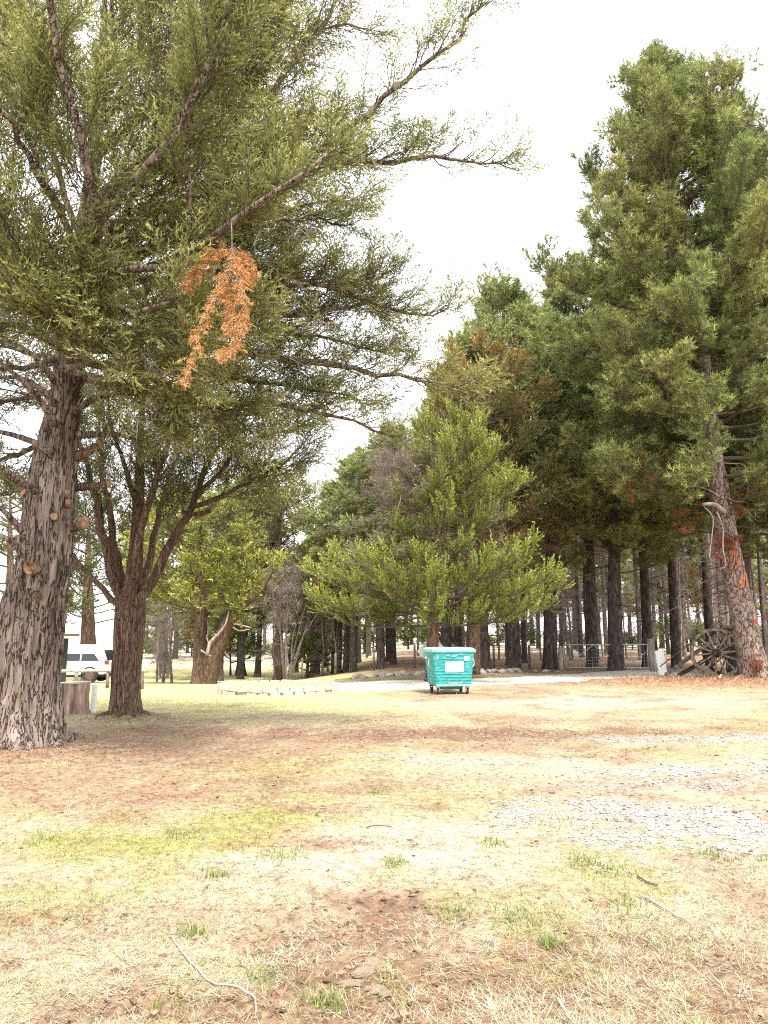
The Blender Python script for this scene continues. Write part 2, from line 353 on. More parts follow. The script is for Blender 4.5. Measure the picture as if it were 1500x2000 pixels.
g.add(vv, None, np.stack([i + j, i + j + 1, i + 13 + j, i + 12 + j], -1).reshape(-1, 4), cc)
tag(g.build('road', 'road', smooth=True), kind='structure')

# ------------------------------------------------------------------ foliage templates (x along the shoot, z up)
def tri_blade(o, d, n, L, w):
    s_ = nrm(np.cross(n, d)); return np.array([o - s_ * w * .5, o + s_ * w * .5, o + d * L])
def tmpl_spray(seed, L=.5, nside=14, nb=9, bl=.044, bw=.0125, ang=(35, 55), curl=.10, flat=.45, sidelen=.24):
    r = np.random.default_rng(seed); V = []; val = []; 
    def stem(t): return A(L * t, .03 * math.sin(3 * t + seed), curl * t * t)
    def blade(o, d, w, l, vv):
        V.append(tri_blade(o, nrm(d), nrm(r.normal(size=3) + A(0, 0, 1.2)), l, w)); val.extend([vv * .8, vv * .8, vv])
    V.append(np.array([stem(0) + A(0, .006, 0), stem(0) - A(0, .006, 0), stem(1)])); val.extend([-1, -1, -1])
    for k in range(nside):
        t = .08 + .92 * (k + r.random()) / nside; sd = 1 if k % 2 else -1
        a = R(r.uniform(*ang)); phi = r.normal() * flat
        d = nrm(A(math.cos(a), sd * math.sin(a) * math.cos(phi), math.sin(a) * math.sin(phi) + .1)); sl_ = sidelen * (1.05 - .65 * t) * r.uniform(.7, 1.25)
        o = stem(t)
        for q in range(nb):
            u = (q + .6) / nb; oo = o + d * sl_ * u
            dd = d + r.normal(size=3) * .45 + A(.25, 0, .12)
            blade(oo, dd, bw * r.uniform(.7, 1.3), bl * r.uniform(.7, 1.3), .25 + .75 * u * (.5 + .5 * t))
    for q in range(4): blade(stem(.95), A(1, 0, 0) + r.normal(size=3) * .35, bw, bl, 1)
    V = np.vstack(V); return V, np.arange(len(V)).reshape(-1, 3), np.array(val)
def tmpl_pine(seed, L=.55, nt=6, nn=21, nl=.175, nw=.019):
    r = np.random.default_rng(seed); V = []; val = []
    for k in range(nt):
        if k == 0: o = A(0, 0, 0); d = A(1, 0, .1); l = L
        else:
            t = .15 + .6 * (k - 1) / (nt - 1); o = A(L * t, 0, 0); sd = 1 if k % 2 else -1
            d = nrm(A(.7, sd * r.uniform(.5, .9), r.uniform(-.1, .5))); l = L * r.uniform(.45, .7)
        d = nrm(d); e = o + d * l + A(0, 0, .06)
        V.append(np.array([o + A(0, .008, 0), o - A(0, .008, 0), e])); val.extend([-1, -1, -1])
        for q in range(nn):
            u = r.uniform(.45, 1.0); b = o + (e - o) * u
            dd = nrm(d * r.uniform(.5, 1.2) + nrm(r.normal(size=3)) * .85 + A(0, 0, .22)); 
            V.append(tri_blade(b, dd, nrm(r.normal(size=3)), nl * r.uniform(.7, 1.2), nw * r.uniform(.8, 1.3))); x = u * r.uniform(.3, 1); val.extend([x * .7, x * .7, x])
    V = np.vstack(V); return V, np.arange(len(V)).reshape(-1, 3), np.array(val)
def tmpl_twig(seed, L=.6, n=11, w=.011):
    r = np.random.default_rng(seed); V = [np.array([A(0, w, 0), A(0, -w, 0), A(L, 0, .05)])]; 
    for k in range(n):
        t = r.uniform(.1, .95); o = A(L * t, 0, .05 * t); d = nrm(A(.8, r.normal() * .8, r.normal() * .6)); l = L * r.uniform(.2, .55)
        V.append(tri_blade(o, d, nrm(r.normal(size=3)), l, w * 1.1))
        for z in range(1): V.append(tri_blade(o + d * l * .5, nrm(d + r.normal(size=3) * .7), nrm(r.normal(size=3)), l * .6, w * .8))
    V = np.vstack(V); return V, np.arange(len(V)).reshape(-1, 3), np.full(len(V), -1.)
TS = [tmpl_spray(i + 1) for i in range(6)]
TP_ = [tmpl_spray(i + 31, L=.7, nside=11, nb=5, bl=.088, bw=.030, ang=(20, 38), curl=.22, flat=.3, sidelen=.17) for i in range(5)]
TF = [tmpl_spray(i + 51, L=.7, nside=9, nb=3, bl=.17, bw=.055, ang=(30, 50), curl=.1, flat=.5, sidelen=.32) for i in range(5)]
TN = [tmpl_pine(i + 71) for i in range(6)]
TNF = [tmpl_pine(i + 91, L=.75, nt=5, nn=15, nl=.25, nw=.032) for i in range(5)]
TW = [tmpl_twig(i + 111) for i in range(4)]
class Crown:
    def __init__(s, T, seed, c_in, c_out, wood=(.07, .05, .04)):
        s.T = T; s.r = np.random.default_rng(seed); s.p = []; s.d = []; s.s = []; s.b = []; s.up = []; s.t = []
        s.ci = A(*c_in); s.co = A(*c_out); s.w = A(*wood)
    def put(s, p, d, sc=1.0, brown=0.0, up=None, tone=.5):
        s.t.append(tone); s.p.append(p); s.d.append(d); s.s.append(sc); s.b.append(brown); s.up.append((0, 0, 1) if up is None else up)
    def build(s, parent, name='crown', m='leaf', kind=None, **kw):
        if s.p: return s.geo(**kw).build(name, m, parent, kind=kind)
    def geo(s, brown=(.20, .12, .05), jitter=.25):
        p = np.array(s.p); d = nrm(np.array(s.d)); sc = np.array(s.s); bw = np.array(s.b); n = len(p)
        up = nrm(np.array(s.up, float) + s.r.normal(size=(n, 3)) * .3)
        l = nrm(np.cross(up, d)); nn = np.cross(d, l)
        ti = s.r.integers(0, len(s.T), n); g = Geo(); B = A(*brown)
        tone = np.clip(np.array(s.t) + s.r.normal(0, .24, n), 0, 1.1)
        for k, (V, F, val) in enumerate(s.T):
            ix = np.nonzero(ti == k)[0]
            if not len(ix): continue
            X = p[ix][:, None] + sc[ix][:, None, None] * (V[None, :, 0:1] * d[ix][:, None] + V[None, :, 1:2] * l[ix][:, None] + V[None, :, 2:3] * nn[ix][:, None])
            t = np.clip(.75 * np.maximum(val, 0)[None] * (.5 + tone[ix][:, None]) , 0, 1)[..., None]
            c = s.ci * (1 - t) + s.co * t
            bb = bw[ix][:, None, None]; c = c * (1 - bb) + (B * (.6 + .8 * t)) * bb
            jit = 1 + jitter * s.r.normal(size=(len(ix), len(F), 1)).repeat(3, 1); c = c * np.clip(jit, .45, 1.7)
            c = np.where((val < 0)[None, :, None], s.w, c)
            f = (np.arange(len(ix))[:, None, None] * len(V) + F[None]).reshape(-1, 3)
            g.add(X.reshape(-1, 3), f, None, c.reshape(-1, 3))
        return g

def bark_disp(amp, nr, nz, s, flare=0.0, lobes=5, z0=.12):
    def f(t, a, pts):
        L = np.linalg.norm(pts[-1] - pts[0]); zz = t * L
        ca = np.cos(a) * nr; sa = np.sin(a) * nr
        n1 = fbm(ca + sa * .37 + zz * nz + 50, sa - ca * .21 + zz * nz * .7 + 50, s, 4); rg = 1 - np.abs(2 * n1 - 1)
        fine = fbm(ca * 3 + 9 + zz * nz * .5, sa * 3 + zz * nz * 2.1, s + 3, 3)
        x = 1 + amp * (1.4 * (.55 - rg)) + amp * .5 * (fine - .5)
        x = x + .12 * (fbm(np.cos(a) * 1.2 + 5, np.sin(a) * 1.2 + zz * .8 + 5, s + 7, 2) - .5)
        if flare: x = x + flare * np.exp(-t / z0) * (1 + .45 * np.cos(lobes * a + s) + .25 * np.cos((lobes + 2) * a - s))
        return x
    return f

class Tree:
    """trunk and branch tubes plus a crown of sprays grown along them"""
    def __init__(s, root, crown, seed, bark, twigmat='twig_dark'):
        s.root = root; s.crown = crown; s.r = np.random.default_rng(seed); s.bark = bark; s.tw = Geo(); s.tm = twigmat
        s.o = A(*root.location)
    def limb(s, pts, r0, r1, n=14, seg=8, name='branch', sep=True, pw=1.0, amp=.15):
        pts = smooth_path(pts, n) - s.o
        L = np.linalg.norm(np.diff(pts, axis=0), axis=1).sum()
        wob = s.r.normal(size=(n, 3)) * .012 * L; wob[0] = 0; wob[-1] = 0; pts = pts + wob * .5
        rad = r0 + (r1 - r0) * np.linspace(0, 1, n) ** pw
        g = Geo() if sep else s.tw
        g.tube(pts, rad, seg, disp=bark_disp(amp, 2, 1.5, int(s.r.integers(99))))
        if sep: g.build(name, s.bark, s.root, smooth=True)
        return pts + s.o
    def foliate(s, pts, start=.25, n=14, ln=(.5, 1.2), dens=5, sc=(.8, 1.3), spread=60, lift=.15, brown=0.0, vert=.5, along=True, bvar=.0, bias=(0, 0, 0), loose=.5, tonef=(.22, .38, 1), r0=.012, curl=.15, axis=None, tip=.7):
        """secondary branchlets on the limb, sprays on the branchlets"""
        pts = np.asarray(pts); m = len(pts)
        for k in range(n):
            t = start + (1 - start) * (k + s.r.random()) / n; x = t * (m - 1); i_ = min(int(x), m - 2); f = x - i_
            o = pts[i_] * (1 - f) + pts[i_ + 1] * f; d = nrm(pts[i_ + 1] - pts[i_])
            rr = s.r.normal(size=3) * A(1, 1, vert) + A(*bias); rr = nrm(rr - d * np.dot(rr, d))
            a = R(spread) * s.r.uniform(.55, 1.15) * (1 - .4 * t)
            dd = nrm(d * math.cos(a) + rr * math.sin(a) + A(0, 0, lift)); l = s.r.uniform(*ln) * (1.1 - tip * (t - start) / (1 - start) )
            q = [o, o + dd * l * .5 + s.r.normal(size=3) * .04 * l, o + dd * l + A(0, 0, curl * l) + s.r.normal(size=3) * .06 * l]
            q = smooth_path(q, 4); s.tw.tube(q - s.o, np.linspace(r0, r0 * .35, 4), 3, cap=False)
            bk = brown if not bvar else (min(1, max(0, brown + s.r.normal() * bvar)))
            c = max(2, int(dens * l + s.r.random())); ct = s.r.normal() * .2
            for w in range(c):
                u = .15 + .85 * (w + s.r.random()) / c; y = u * 3; ii = min(int(y), 2); ff = y - ii
                oo = q[ii] * (1 - ff) + q[ii + 1] * ff; e = nrm(q[ii + 1] - q[ii])
                e = nrm(e + s.r.normal(size=3) * loose * A(1, 1, .7) + A(0, 0, lift))
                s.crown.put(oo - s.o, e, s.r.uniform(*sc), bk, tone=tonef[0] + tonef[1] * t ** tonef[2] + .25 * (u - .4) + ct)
        if along:
            e = nrm(pts[-1] - pts[-2])
            for w in range(4): s.crown.put(pts[-1] - s.o, nrm(e + s.r.normal(size=3) * .35), s.r.uniform(*sc), brown)
    def done(s, crown_name='crown', **kw):
        if s.tw.n: s.tw.build('twigs', s.tm, s.root, kind='stuff')
        return s.crown.build(s.root, crown_name, **kw)
# ================================================================== trees
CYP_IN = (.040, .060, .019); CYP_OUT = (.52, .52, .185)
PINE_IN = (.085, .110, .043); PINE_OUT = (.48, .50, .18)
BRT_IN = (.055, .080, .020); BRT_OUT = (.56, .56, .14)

# ---- the old cypress at the left edge
bp_ = G(24, 1466)
root = thing('cypress_tree', 'huge old cypress with thick furrowed trunk and sawn stubs at the left edge', 'tree', bp_)
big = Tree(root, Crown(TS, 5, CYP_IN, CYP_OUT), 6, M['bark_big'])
Y0 = bp_[1]
tp = [A(bp_[0], Y0, bp_[2] - .15), P(29, 1400, Y0), P(50, 1250, Y0), P(67, 1170, Y0), P(85, 1100, Y0), P(98, 980, Y0), P(112, 870, Y0), P(130, 780, Y0), P(137, 700, Y0 - .1), P(150, 600, Y0 - .2), P(165, 460, Y0 - .2), P(185, 300, Y0), P(200, 100, Y0), P(210, -150, Y0), P(220, -380, Y0 + .1)]
tpts = smooth_path(tp, 260) - bp_
zk = [P(0, y, Y0)[2] - bp_[2] for y in (1466, 1440, 1400, 1250, 1170, 1100, 980, 870, 780, 600)]
tr_ = np.interp(tpts[:, 2], zk + [12.5], [.60, .57, .535, .475, .43, .385, .375, .29, .23, .17, .03])
Geo().tube(tpts, tr_, 120, disp=bark_disp(.20, 6.5, 1.1, 3, .50, 6, .028)).build('trunk', 'bark_big', root, smooth=True)
def roots(par, o, az_list, r_in, L, rr, m, z0=.16, seed=1):
    q_ = np.random.default_rng(seed)
    for az in az_list:
        l = L * q_.uniform(.75, 1.25); d = A(math.cos(az), math.sin(az), 0); e = A(-d[1], d[0], 0) * q_.normal() * .12
        p = [o + d * r_in * .55 + A(0, 0, z0 * 2.4), o + d * r_in * .95 + A(0, 0, z0), o + d * (r_in + l * .5) + e, o + d * (r_in + l) + e * 2]
        for k in (2, 3): p[k] = A(p[k][0], p[k][1], gheight(p[k][0], p[k][1])[0] - (0.0 if k == 2 else rr * .6))
        Geo().tube(smooth_path(p, 14) - o, np.linspace(rr * 1.3, rr * .3, 14), 12, disp=bark_disp(.3, 2.5, 1.5, seed)).build('root', m, par, smooth=True)
roots(root, bp_, [-1.9, -1.35, -.8, -.25, .35, 1.1, 2.2, -2.6], .50, .48, .13, 'bark_big', .17, 3)
def stub(px, py, Y, d, r, L, m='bark_big', par=root, off=bp_):
    a = P(px, py, Y); d = nrm(A(*d)); g = Geo(); pts = np.array([a - d * .25, a, a + d * L * .5, a + d * L]) - off
    g.tube(pts, [r * 1.5, r * 1.15, r, r * .96], 14, disp=bark_disp(.4, 2, 5, int(px))); o = g.build('branch_stub', m, par, smooth=True)
    c = Geo(); th = np.linspace(0, 2 * math.pi, 15)[:-1]; B = basis(d)
    ring = [pts[-1] + d * .012 + (B[:, 1] * math.cos(t) + B[:, 2] * math.sin(t)) * r * (.9 + .08 * math.sin(3 * t)) for t in th]
    base = [q - d * .03 for q in ring]
    vv = ring + base + [pts[-1] + d * .016]
    c.add(vv, [[28, k, (k + 1) % 14] for k in range(14)], [[k, 14 + k, 14 + (k + 1) % 14, (k + 1) % 14] for k in range(14)])
    c.build('cut_face', 'cutwood', o)
TY = Y0 - .30
stub(66, 1112, TY - .12, (-.1, -1, .15), .10, .10)
stub(108, 1012, TY + .02, (.25, -1, .05), .055, .10)
stub(133, 984, TY + .1, (.4, -.9, .1), .045, .10); stub(131, 968, TY + .1, (.4, -.9, .3), .04, .10)
stub(150, 1022, TY + .25, (.85, -.45, .1), .11, .14)
stub(60, 970, TY + .15, (-.5, -.8, .3), .06, .12); stub(45, 945, TY + .3, (-.8, -.45, .55), .06, .28, 'bark_cyp')
stub(165, 885, TY + .25, (.9, -.3, .38), .075, .30, 'bark_cyp'); stub(160, 951, TY + .35, (.98, -.1, .08), .055, .42, 'bark_cyp')
# swollen scar below the largest stub
g = Geo(); g.tube(np.array([P(70, 1150, TY + .06), P(74, 1135, TY - .05), P(72, 1165, TY - .06), P(66, 1190, TY + .03)])[[0, 2, 3]] - bp_, [.05, .075, .02], 10); g.build('bark_scar', 'bark_cyp', root, smooth=True)
def L_(tree, pts, r0, r1, fol=None, **k):
    q = tree.limb([P(*p) for p in pts], r0, r1, **k)
    if fol: tree.foliate(q, **fol)
    return q
D = dict(n=20, ln=(.5, 1.3), dens=9.5, sc=(.75, 1.25))
# visible limbs in front of the crown, coming toward the viewer
L_(big, [(135, 640, 10.0), (150, 570, 9.3), (165, 500, 8.6), (195, 430, 8.0), (165, 280, 7.3), (115, 130, 6.8), (95, -60, 6.3)], .075, .03, dict(D, start=.45, n=26, bias=(0, 1.2, 0)))
L_(big, [(160, 560, 9.2), (230, 535, 8.7), (310, 515, 8.3), (400, 465, 7.9), (450, 430, 7.6), (560, 360, 7.3), (640, 300, 7.1)], .055, .02, dict(D, start=.5, n=22, ln=(.4, .9), bias=(0, 1.2, .3)))
L_(big, [(193, 435, 8.0), (230, 390, 7.8), (275, 340, 7.6), (320, 290, 7.4), (380, 180, 7.1), (440, 40, 6.8), (470, -80, 6.6)], .05, .02, dict(D, start=.4, n=24, bias=(0, 1.3, 0)))
L_(big, [(125, 410, 8.3), (80, 350, 7.8), (35, 270, 7.4), (-20, 190, 7.0), (-120, 100, 6.8)], .045, .02, dict(D, start=.35, n=18, bias=(0, 1.2, 0)))
L_(big, [(372, 470, 8.0), (372, 380, 7.8), (370, 290, 7.6), (365, 200, 7.4)], .018, .008, dict(D, n=10, ln=(.3, .6)))
L_(big, [(340, 250, 7.5), (390, 170, 7.3), (420, 60, 7.1), (450, -50, 6.9)], .03, .01, dict(D, n=14, ln=(.4, .9)))
# long limbs reaching over to the right
SP = dict(n=26, ln=(.35, .95), dens=8.5, sc=(.7, 1.2), lift=.12)
L_(big, [(150, 560, 10.3), (300, 430, 10.2), (450, 340, 10.0), (560, 318, 9.9), (640, 312, 9.8), (780, 308, 9.7), (880, 312, 9.6), (985, 318, 9.5)], .12, .012, dict(SP, start=.42, n=46), n=22)
L_(big, [(170, 460, 10.3), (330, 400, 10.2), (480, 350, 10.0), (600, 312, 9.9), (690, 240, 9.8), (790, 160, 9.7), (880, 80, 9.6), (945, 10, 9.5)], .11, .015, dict(SP, start=.42, n=40, ln=(.35, .9)), n=22)
L_(big, [(170, 420, 10.4), (330, 310, 10.5), (480, 220, 10.6), (570, 130, 10.7), (640, 30, 10.8), (690, -90, 10.9)], .10, .02, dict(SP, start=.3, n=44, ln=(.5, 1.2), brown=.35, bvar=.35), n=16)
L_(big, [(190, 300, 10.3), (350, 170, 10.0), (470, 60, 9.8), (560, -60, 9.6)], .09, .02, dict(SP, start=.3, n=36, ln=(.5, 1.2), brown=.15, bvar=.2), n=16)
L_(big, [(140, 680, 10.6), (300, 660, 10.9), (430, 680, 11.2), (540, 700, 11.4), (700, 722, 11.7), (820, 745, 11.8), (925, 750, 11.9)], .13, .012, dict(SP, start=.35, n=46, ln=(.4, 1.0), brown=.1, bvar=.15), n=20)
L_(big, [(150, 620, 10.6), (320, 600, 10.9), (480, 620, 11.2), (600, 610, 11.4), (720, 590, 11.6), (800, 620, 11.8), (880, 600, 11.9)], .10, .012, dict(SP, start=.35, n=50, ln=(.4, 1.1)), n=18)
L_(big, [(140, 640, 10.5), (300, 560, 10.6), (480, 520, 10.8), (580, 545, 10.9), (700, 570, 11.1), (760, 530, 11.2)], .09, .012, dict(SP, start=.35, n=46, ln=(.4, 1.1)), n=16)
L_(big, [(150, 520, 10.5), (330, 470, 10.7), (500, 440, 10.9), (600, 420, 11), (680, 440, 11.1)], .08, .012, dict(SP, start=.35, n=34, ln=(.4, 1.0)), n=16)
L_(big, [(135, 730, 10.6), (260, 760, 11.0), (400, 790, 11.3), (520, 790, 11.5), (640, 810, 11.7), (760, 850, 11.9)], .10, .012, dict(SP, start=.35, n=36, ln=(.35, .9)), n=16)
DR = dict(n=26, ln=(.5, 1.2), dens=8, sc=(.8, 1.35), lift=-.02, brown=.06, bvar=.1)
for (pts, nn_) in [([(160, 600, 10.6), (320, 520, 11.0), (470, 450, 11.4), (600, 400, 11.7), (700, 390, 12)], 30), ([(160, 620, 10.6), (340, 590, 11.1), (500, 570, 11.6), (640, 560, 12), (740, 610, 12.2)], 34),
        ([(160, 650, 10.6), (330, 640, 11.1), (480, 650, 11.6), (620, 660, 12), (760, 690, 12.2)], 36), ([(150, 680, 10.6), (320, 700, 11.2), (470, 740, 11.7), (600, 760, 12), (700, 780, 12.2)], 30),
        ([(160, 560, 10.6), (320, 440, 11), (450, 380, 11.3), (560, 350, 11.5), (640, 400, 11.7)], 28), ([(170, 500, 10.6), (330, 360, 11), (470, 270, 11.2), (580, 220, 11.4), (680, 250, 11.6)], 30),
        ([(180, 400, 10.6), (340, 240, 11), (480, 120, 11.2), (600, 60, 11.4), (720, 60, 11.5)], 28), ([(140, 700, 10.4), (260, 730, 10.6), (380, 770, 10.9), (480, 830, 11.2)], 24), ([(130, 720, 10.4), (220, 760, 10.4), (300, 800, 10.5)], 18)]:
    L_(big, pts, .07, .012, dict(DR, start=.3, n=nn_), n=14, seg=7)
# filling of the dense left and upper crown
FI = dict(n=26, ln=(.6, 1.5), dens=9, sc=(.9, 1.45))
for (pts, nn_) in [
    ([(150, 560, 10), (230, 450, 9.2), (300, 300, 8.6), (330, 120, 8.2), (340, -80, 7.9)], 30),
    ([(150, 480, 10), (90, 350, 9.4), (30, 200, 8.9), (-30, 40, 8.6)], 26),
    ([(170, 400, 10), (190, 250, 9.6), (210, 80, 9.2), (230, -120, 9.0)], 28),
    ([(150, 600, 10), (60, 520, 9.6), (-40, 440, 9.2), (-200, 380, 9)], 22),
    ([(150, 560, 10), (280, 500, 9.6), (400, 420, 9.4), (520, 330, 9.2)], 26),
    ([(160, 450, 10), (300, 300, 9.8), (420, 180, 9.6), (520, 60, 9.5)], 28),
    ([(140, 650, 10), (250, 640, 9.6), (350, 650, 9.4), (470, 640, 9.3)], 20),
    ([(140, 680, 10), (230, 690, 9.3), (300, 720, 8.9), (360, 740, 8.6)], 14),
    ([(120, 680, 10), (40, 640, 9.6), (-60, 620, 9.3)], 16),
    ([(120, 720, 10), (180, 700, 9.2), (140, 650, 8.7), (60, 600, 8.3)], 16),
    ([(110, 700, 10.4), (20, 720, 11), (-80, 700, 11.5)], 14),
    ([(150, 500, 10.5), (260, 330, 11), (380, 200, 11.5), (460, 40, 12)], 28),
    ([(150, 500, 10.5), (100, 300, 11), (40, 100, 11.5), (0, -60, 12)], 28),
    ([(150, 580, 10.5), (300, 520, 11.2), (420, 500, 11.8), (540, 470, 12.2)], 24),
    ([(180, 350, 10.3), (120, 150, 10), (60, 0, 9.8), (0, -120, 9.6)], 24),
    ([(200, 200, 10.2), (280, 60, 10), (340, -80, 9.8)], 20),
    ([(130, 640, 10), (200, 600, 8.9), (260, 610, 8.2), (330, 590, 7.9)], 14),
    ([(140, 600, 10), (90, 540, 9.0), (50, 500, 8.3), (10, 440, 7.9)], 18),
    ([(120, 760, 10.6), (40, 780, 11.2), (-60, 800, 11.8)], 14), ([(110, 850, 10.6), (30, 890, 11.3), (-60, 900, 12)], 12), ([(100, 950, 10.6), (20, 960, 11.4), (-60, 980, 12)], 10),
    ([(120, 640, 10.3), (60, 600, 10.3), (-30, 560, 10.3)], 18), ([(110, 700, 11), (50, 690, 11.8), (-20, 670, 12.4)], 16), ([(120, 600, 11), (70, 560, 11.9), (0, 530, 12.6)], 16), ([(150, 700, 10.4), (260, 720, 10.4), (380, 730, 10.4)], 18),
    ]:
    L_(big, pts, .06, .015, dict(FI, start=.2, n=nn_, brown=.08, bvar=.12), n=12, seg=7)
# bare dead limbs low on the left, and side shoots round the trunk
for pts in [[(70, 960, 10.2), (30, 930, 9.9), (-30, 890, 9.6)], [(60, 1060, 10.2), (20, 1010, 9.9), (-40, 960, 9.7)], [(60, 1100, 10.1), (25, 1060, 9.9), (-30, 1030, 9.7)],
            [(110, 830, 10.2), (60, 760, 9.8), (-20, 690, 9.4)], [(110, 790, 10.2), (50, 740, 10.1), (-30, 740, 10)], [(120, 760, 10.1), (70, 700, 9.8), (-10, 650, 9.6)], [(100, 880, 10.3), (30, 850, 10.6), (-60, 830, 10.9)],
            [(145, 800, 10.4), (220, 770, 10.9), (320, 770, 11.3)], [(150, 850, 10.4), (230, 850, 10.9), (300, 870, 11.3)]]:
    q = L_(big, pts, .06, .02, n=9, seg=8)
tw = Crown(TW, 77, (.1, .1, .1), (.1, .1, .1), (.20, .165, .145))
for k in range(150):
    p = P(rng.uniform(-20, 620), rng.uniform(380, 900), rng.uniform(8.2, 11.5)) - bp_
    tw.put(p, nrm(rng.normal(size=3) * A(1, .8, .6) + A(.2, 0, -.1)), rng.uniform(.5, 1.2))
tw.build(root, 'dead_twigs', kind='stuff')
# clusters of round cones on the limbs
g = Geo(); oc = np.array([[1, 0, 0], [-1, 0, 0], [0, 1, 0], [0, -1, 0], [0, 0, 1], [0, 0, -1.]]); of = [[0, 2, 4], [2, 1, 4], [1, 3, 4], [3, 0, 4], [2, 0, 5], [1, 2, 5], [3, 1, 5], [0, 3, 5]]
for k in range(70):
    c = P(rng.uniform(0, 460), rng.uniform(20, 420), rng.uniform(6.9, 7.9)) - bp_
    for q in range(int(rng.integers(1, 4))): g.add(oc * .017 * rng.uniform(.8, 1.2) + c + rng.normal(size=3) * .03, of)
g.build('cones', M['twig'], root, smooth=True, kind='stuff')
big.done()

# ---- brown broken branch hung up in the old cypress
hp = P(452, 440, 7.55)
db = thing('dead_branch', 'broken orange-brown dead branch hanging in the green of the old cypress', 'branch', hp)
hang = [[(452, 435), (453, 470), (452, 505), (440, 535), (425, 570), (405, 610), (390, 650), (378, 690), (358, 735)], [(452, 490), (468, 520), (470, 560), (478, 600), (470, 640), (455, 680), (438, 690)], [(448, 487), (425, 490), (405, 505), (380, 530), (368, 552)], [(440, 535), (445, 570), (450, 600), (445, 640)], [(458, 490), (480, 510), (485, 545)]]
dc = Crown([tmpl_spray(i + 1, nside=11, nb=5, bl=.075, bw=.026) for i in range(4)], 8, (.44, .20, .075), (.78, .48, .22), (.34, .27, .22)); g = Geo()
for h, hl in enumerate(hang):
    q = smooth_path([P(x, y, 7.55 + .05 * h - .02 * (y - 440) / 100) for (x, y) in hl], 16); g.tube(q - hp, np.linspace(.007, .003, 16), 5)
    s0 = 3 if h == 0 else 1
    for k in range(s0, 16):
        for z in range(9 if h != 3 else 6):
            e = nrm((q[min(k + 1, 15)] - q[max(k - 1, 0)]) + rng.normal(size=3) * .03 * A(1.6, 1, .8)); e = nrm(e + rng.normal(size=3) * .4 + A(0, 0, -.45))
            dc.put(q[k] - hp + rng.normal(size=3) * .015, e, rng.uniform(.17, .29))
g.build('stem', 'twig', db, smooth=True); dc.build(db, 'dead_foliage', jitter=.45)

# ---- second cypress, slimmer, behind the stump side
b2 = G(245, 1402)
root = thing('cypress_tree', 'slimmer reddish-brown cypress forking into many steep limbs, beside the stump', 'tree', b2)
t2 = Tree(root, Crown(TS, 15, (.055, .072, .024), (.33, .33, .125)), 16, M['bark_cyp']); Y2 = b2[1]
tpts = smooth_path([A(b2[0], Y2, b2[2] - .12), P(245, 1360, Y2), P(248, 1300, Y2), P(252, 1240, Y2), P(255, 1190, Y2), P(262, 1120, Y2), P(268, 1040, Y2), P(272, 950, Y2), P(275, 850, Y2), P(280, 740, Y2)], 110) - b2
tr_ = np.interp(np.linspace(0, 1, 110), [0, .04, .1, .22, .32, .36, .42, .7, 1], [.30, .27, .27, .29, .30, .22, .16, .1, .04])
Geo().tube(tpts, tr_, 64, disp=bark_disp(.16, 3.6, .5, 13, .6, 5, .04)).build('trunk', 'bark_cyp', root, smooth=True)
roots(root, b2, [-2.5, -1.7, -.9, -.2, .8, 2.4], .25, .32, .075, 'bark_cyp', .12, 4)
F2 = dict(n=22, ln=(.5, 1.3), dens=7, sc=(.95, 1.5), lift=.1)
for (pts, r0, fn) in [
    ([(250, 1200, Y2), (225, 1140, Y2 - .1), (205, 1060, Y2 - .2), (185, 960, Y2 - .3), (150, 860, Y2 - .4), (120, 780, Y2 - .4)], .13, 26),
    ([(252, 1195, Y2), (235, 1120, Y2 + .2), (215, 1020, Y2 + .4), (200, 920, Y2 + .6), (190, 800, Y2 + .8)], .12, 26),
    ([(258, 1190, Y2 - .1), (263, 1110, Y2 - .3), (272, 1040, Y2 - .4), (300, 960, Y2 - .5), (330, 860, Y2 - .6), (350, 780, Y2 - .7)], .11, 26),
    ([(262, 1190, Y2 - .1), (300, 1130, Y2 - .2), (335, 1060, Y2 - .2), (352, 1030, Y2 - .2), (375, 985, Y2 - .2), (395, 930, Y2 - .2), (430, 870, Y2 - .2), (500, 800, Y2)], .12, 28),
    ([(372, 990, Y2 - .2), (420, 975, Y2 - .2), (480, 945, Y2 - .1), (540, 915, Y2), (590, 870, Y2 + .1)], .06, 26),
    ([(380, 975, Y2 - .2), (420, 930, Y2 - .3), (470, 880, Y2 - .4), (530, 850, Y2 - .4), (600, 830, Y2 - .4)], .05, 24),
    ([(262, 1180, Y2 + .1), (290, 1100, Y2 + .5), (310, 1000, Y2 + .9), (340, 900, Y2 + 1.3), (370, 800, Y2 + 1.5)], .10, 26),
    ([(245, 1190, Y2), (200, 1150, Y2 + .5), (140, 1080, Y2 + 1), (80, 1020, Y2 + 1.4), (20, 980, Y2 + 1.8)], .08, 18),
    ([(270, 1000, Y2), (240, 900, Y2 - .2), (215, 820, Y2 - .4), (210, 760, Y2 - .5)], .07, 18)]:
    L_(t2, pts, r0, .02, dict(F2, start=.36 if r0 > .07 else .2, n=fn), n=16, seg=10)
tw = Crown(TW, 78, (.1, .1, .1), (.1, .1, .1), (.10, .08, .07))
for k in range(220):
    tw.put(P(rng.uniform(130, 560), rng.uniform(830, 1060), rng.uniform(Y2 - .8, Y2 + 1)) - b2, nrm(rng.normal(size=3) * A(1, .8, .6)), rng.uniform(.5, 1.3))
tw.build(root, 'dead_twigs', kind='stuff')
g = Geo(); a = P(355, 1000, Y2 - .4); g.tube(np.array([a, P(385, 1005, Y2 - .45), P(410, 998, Y2 - .5)]) - b2, [.05, .05, .045], 9); g.build('branch_stub', 'bark_cyp', root, smooth=True)
t2.done()

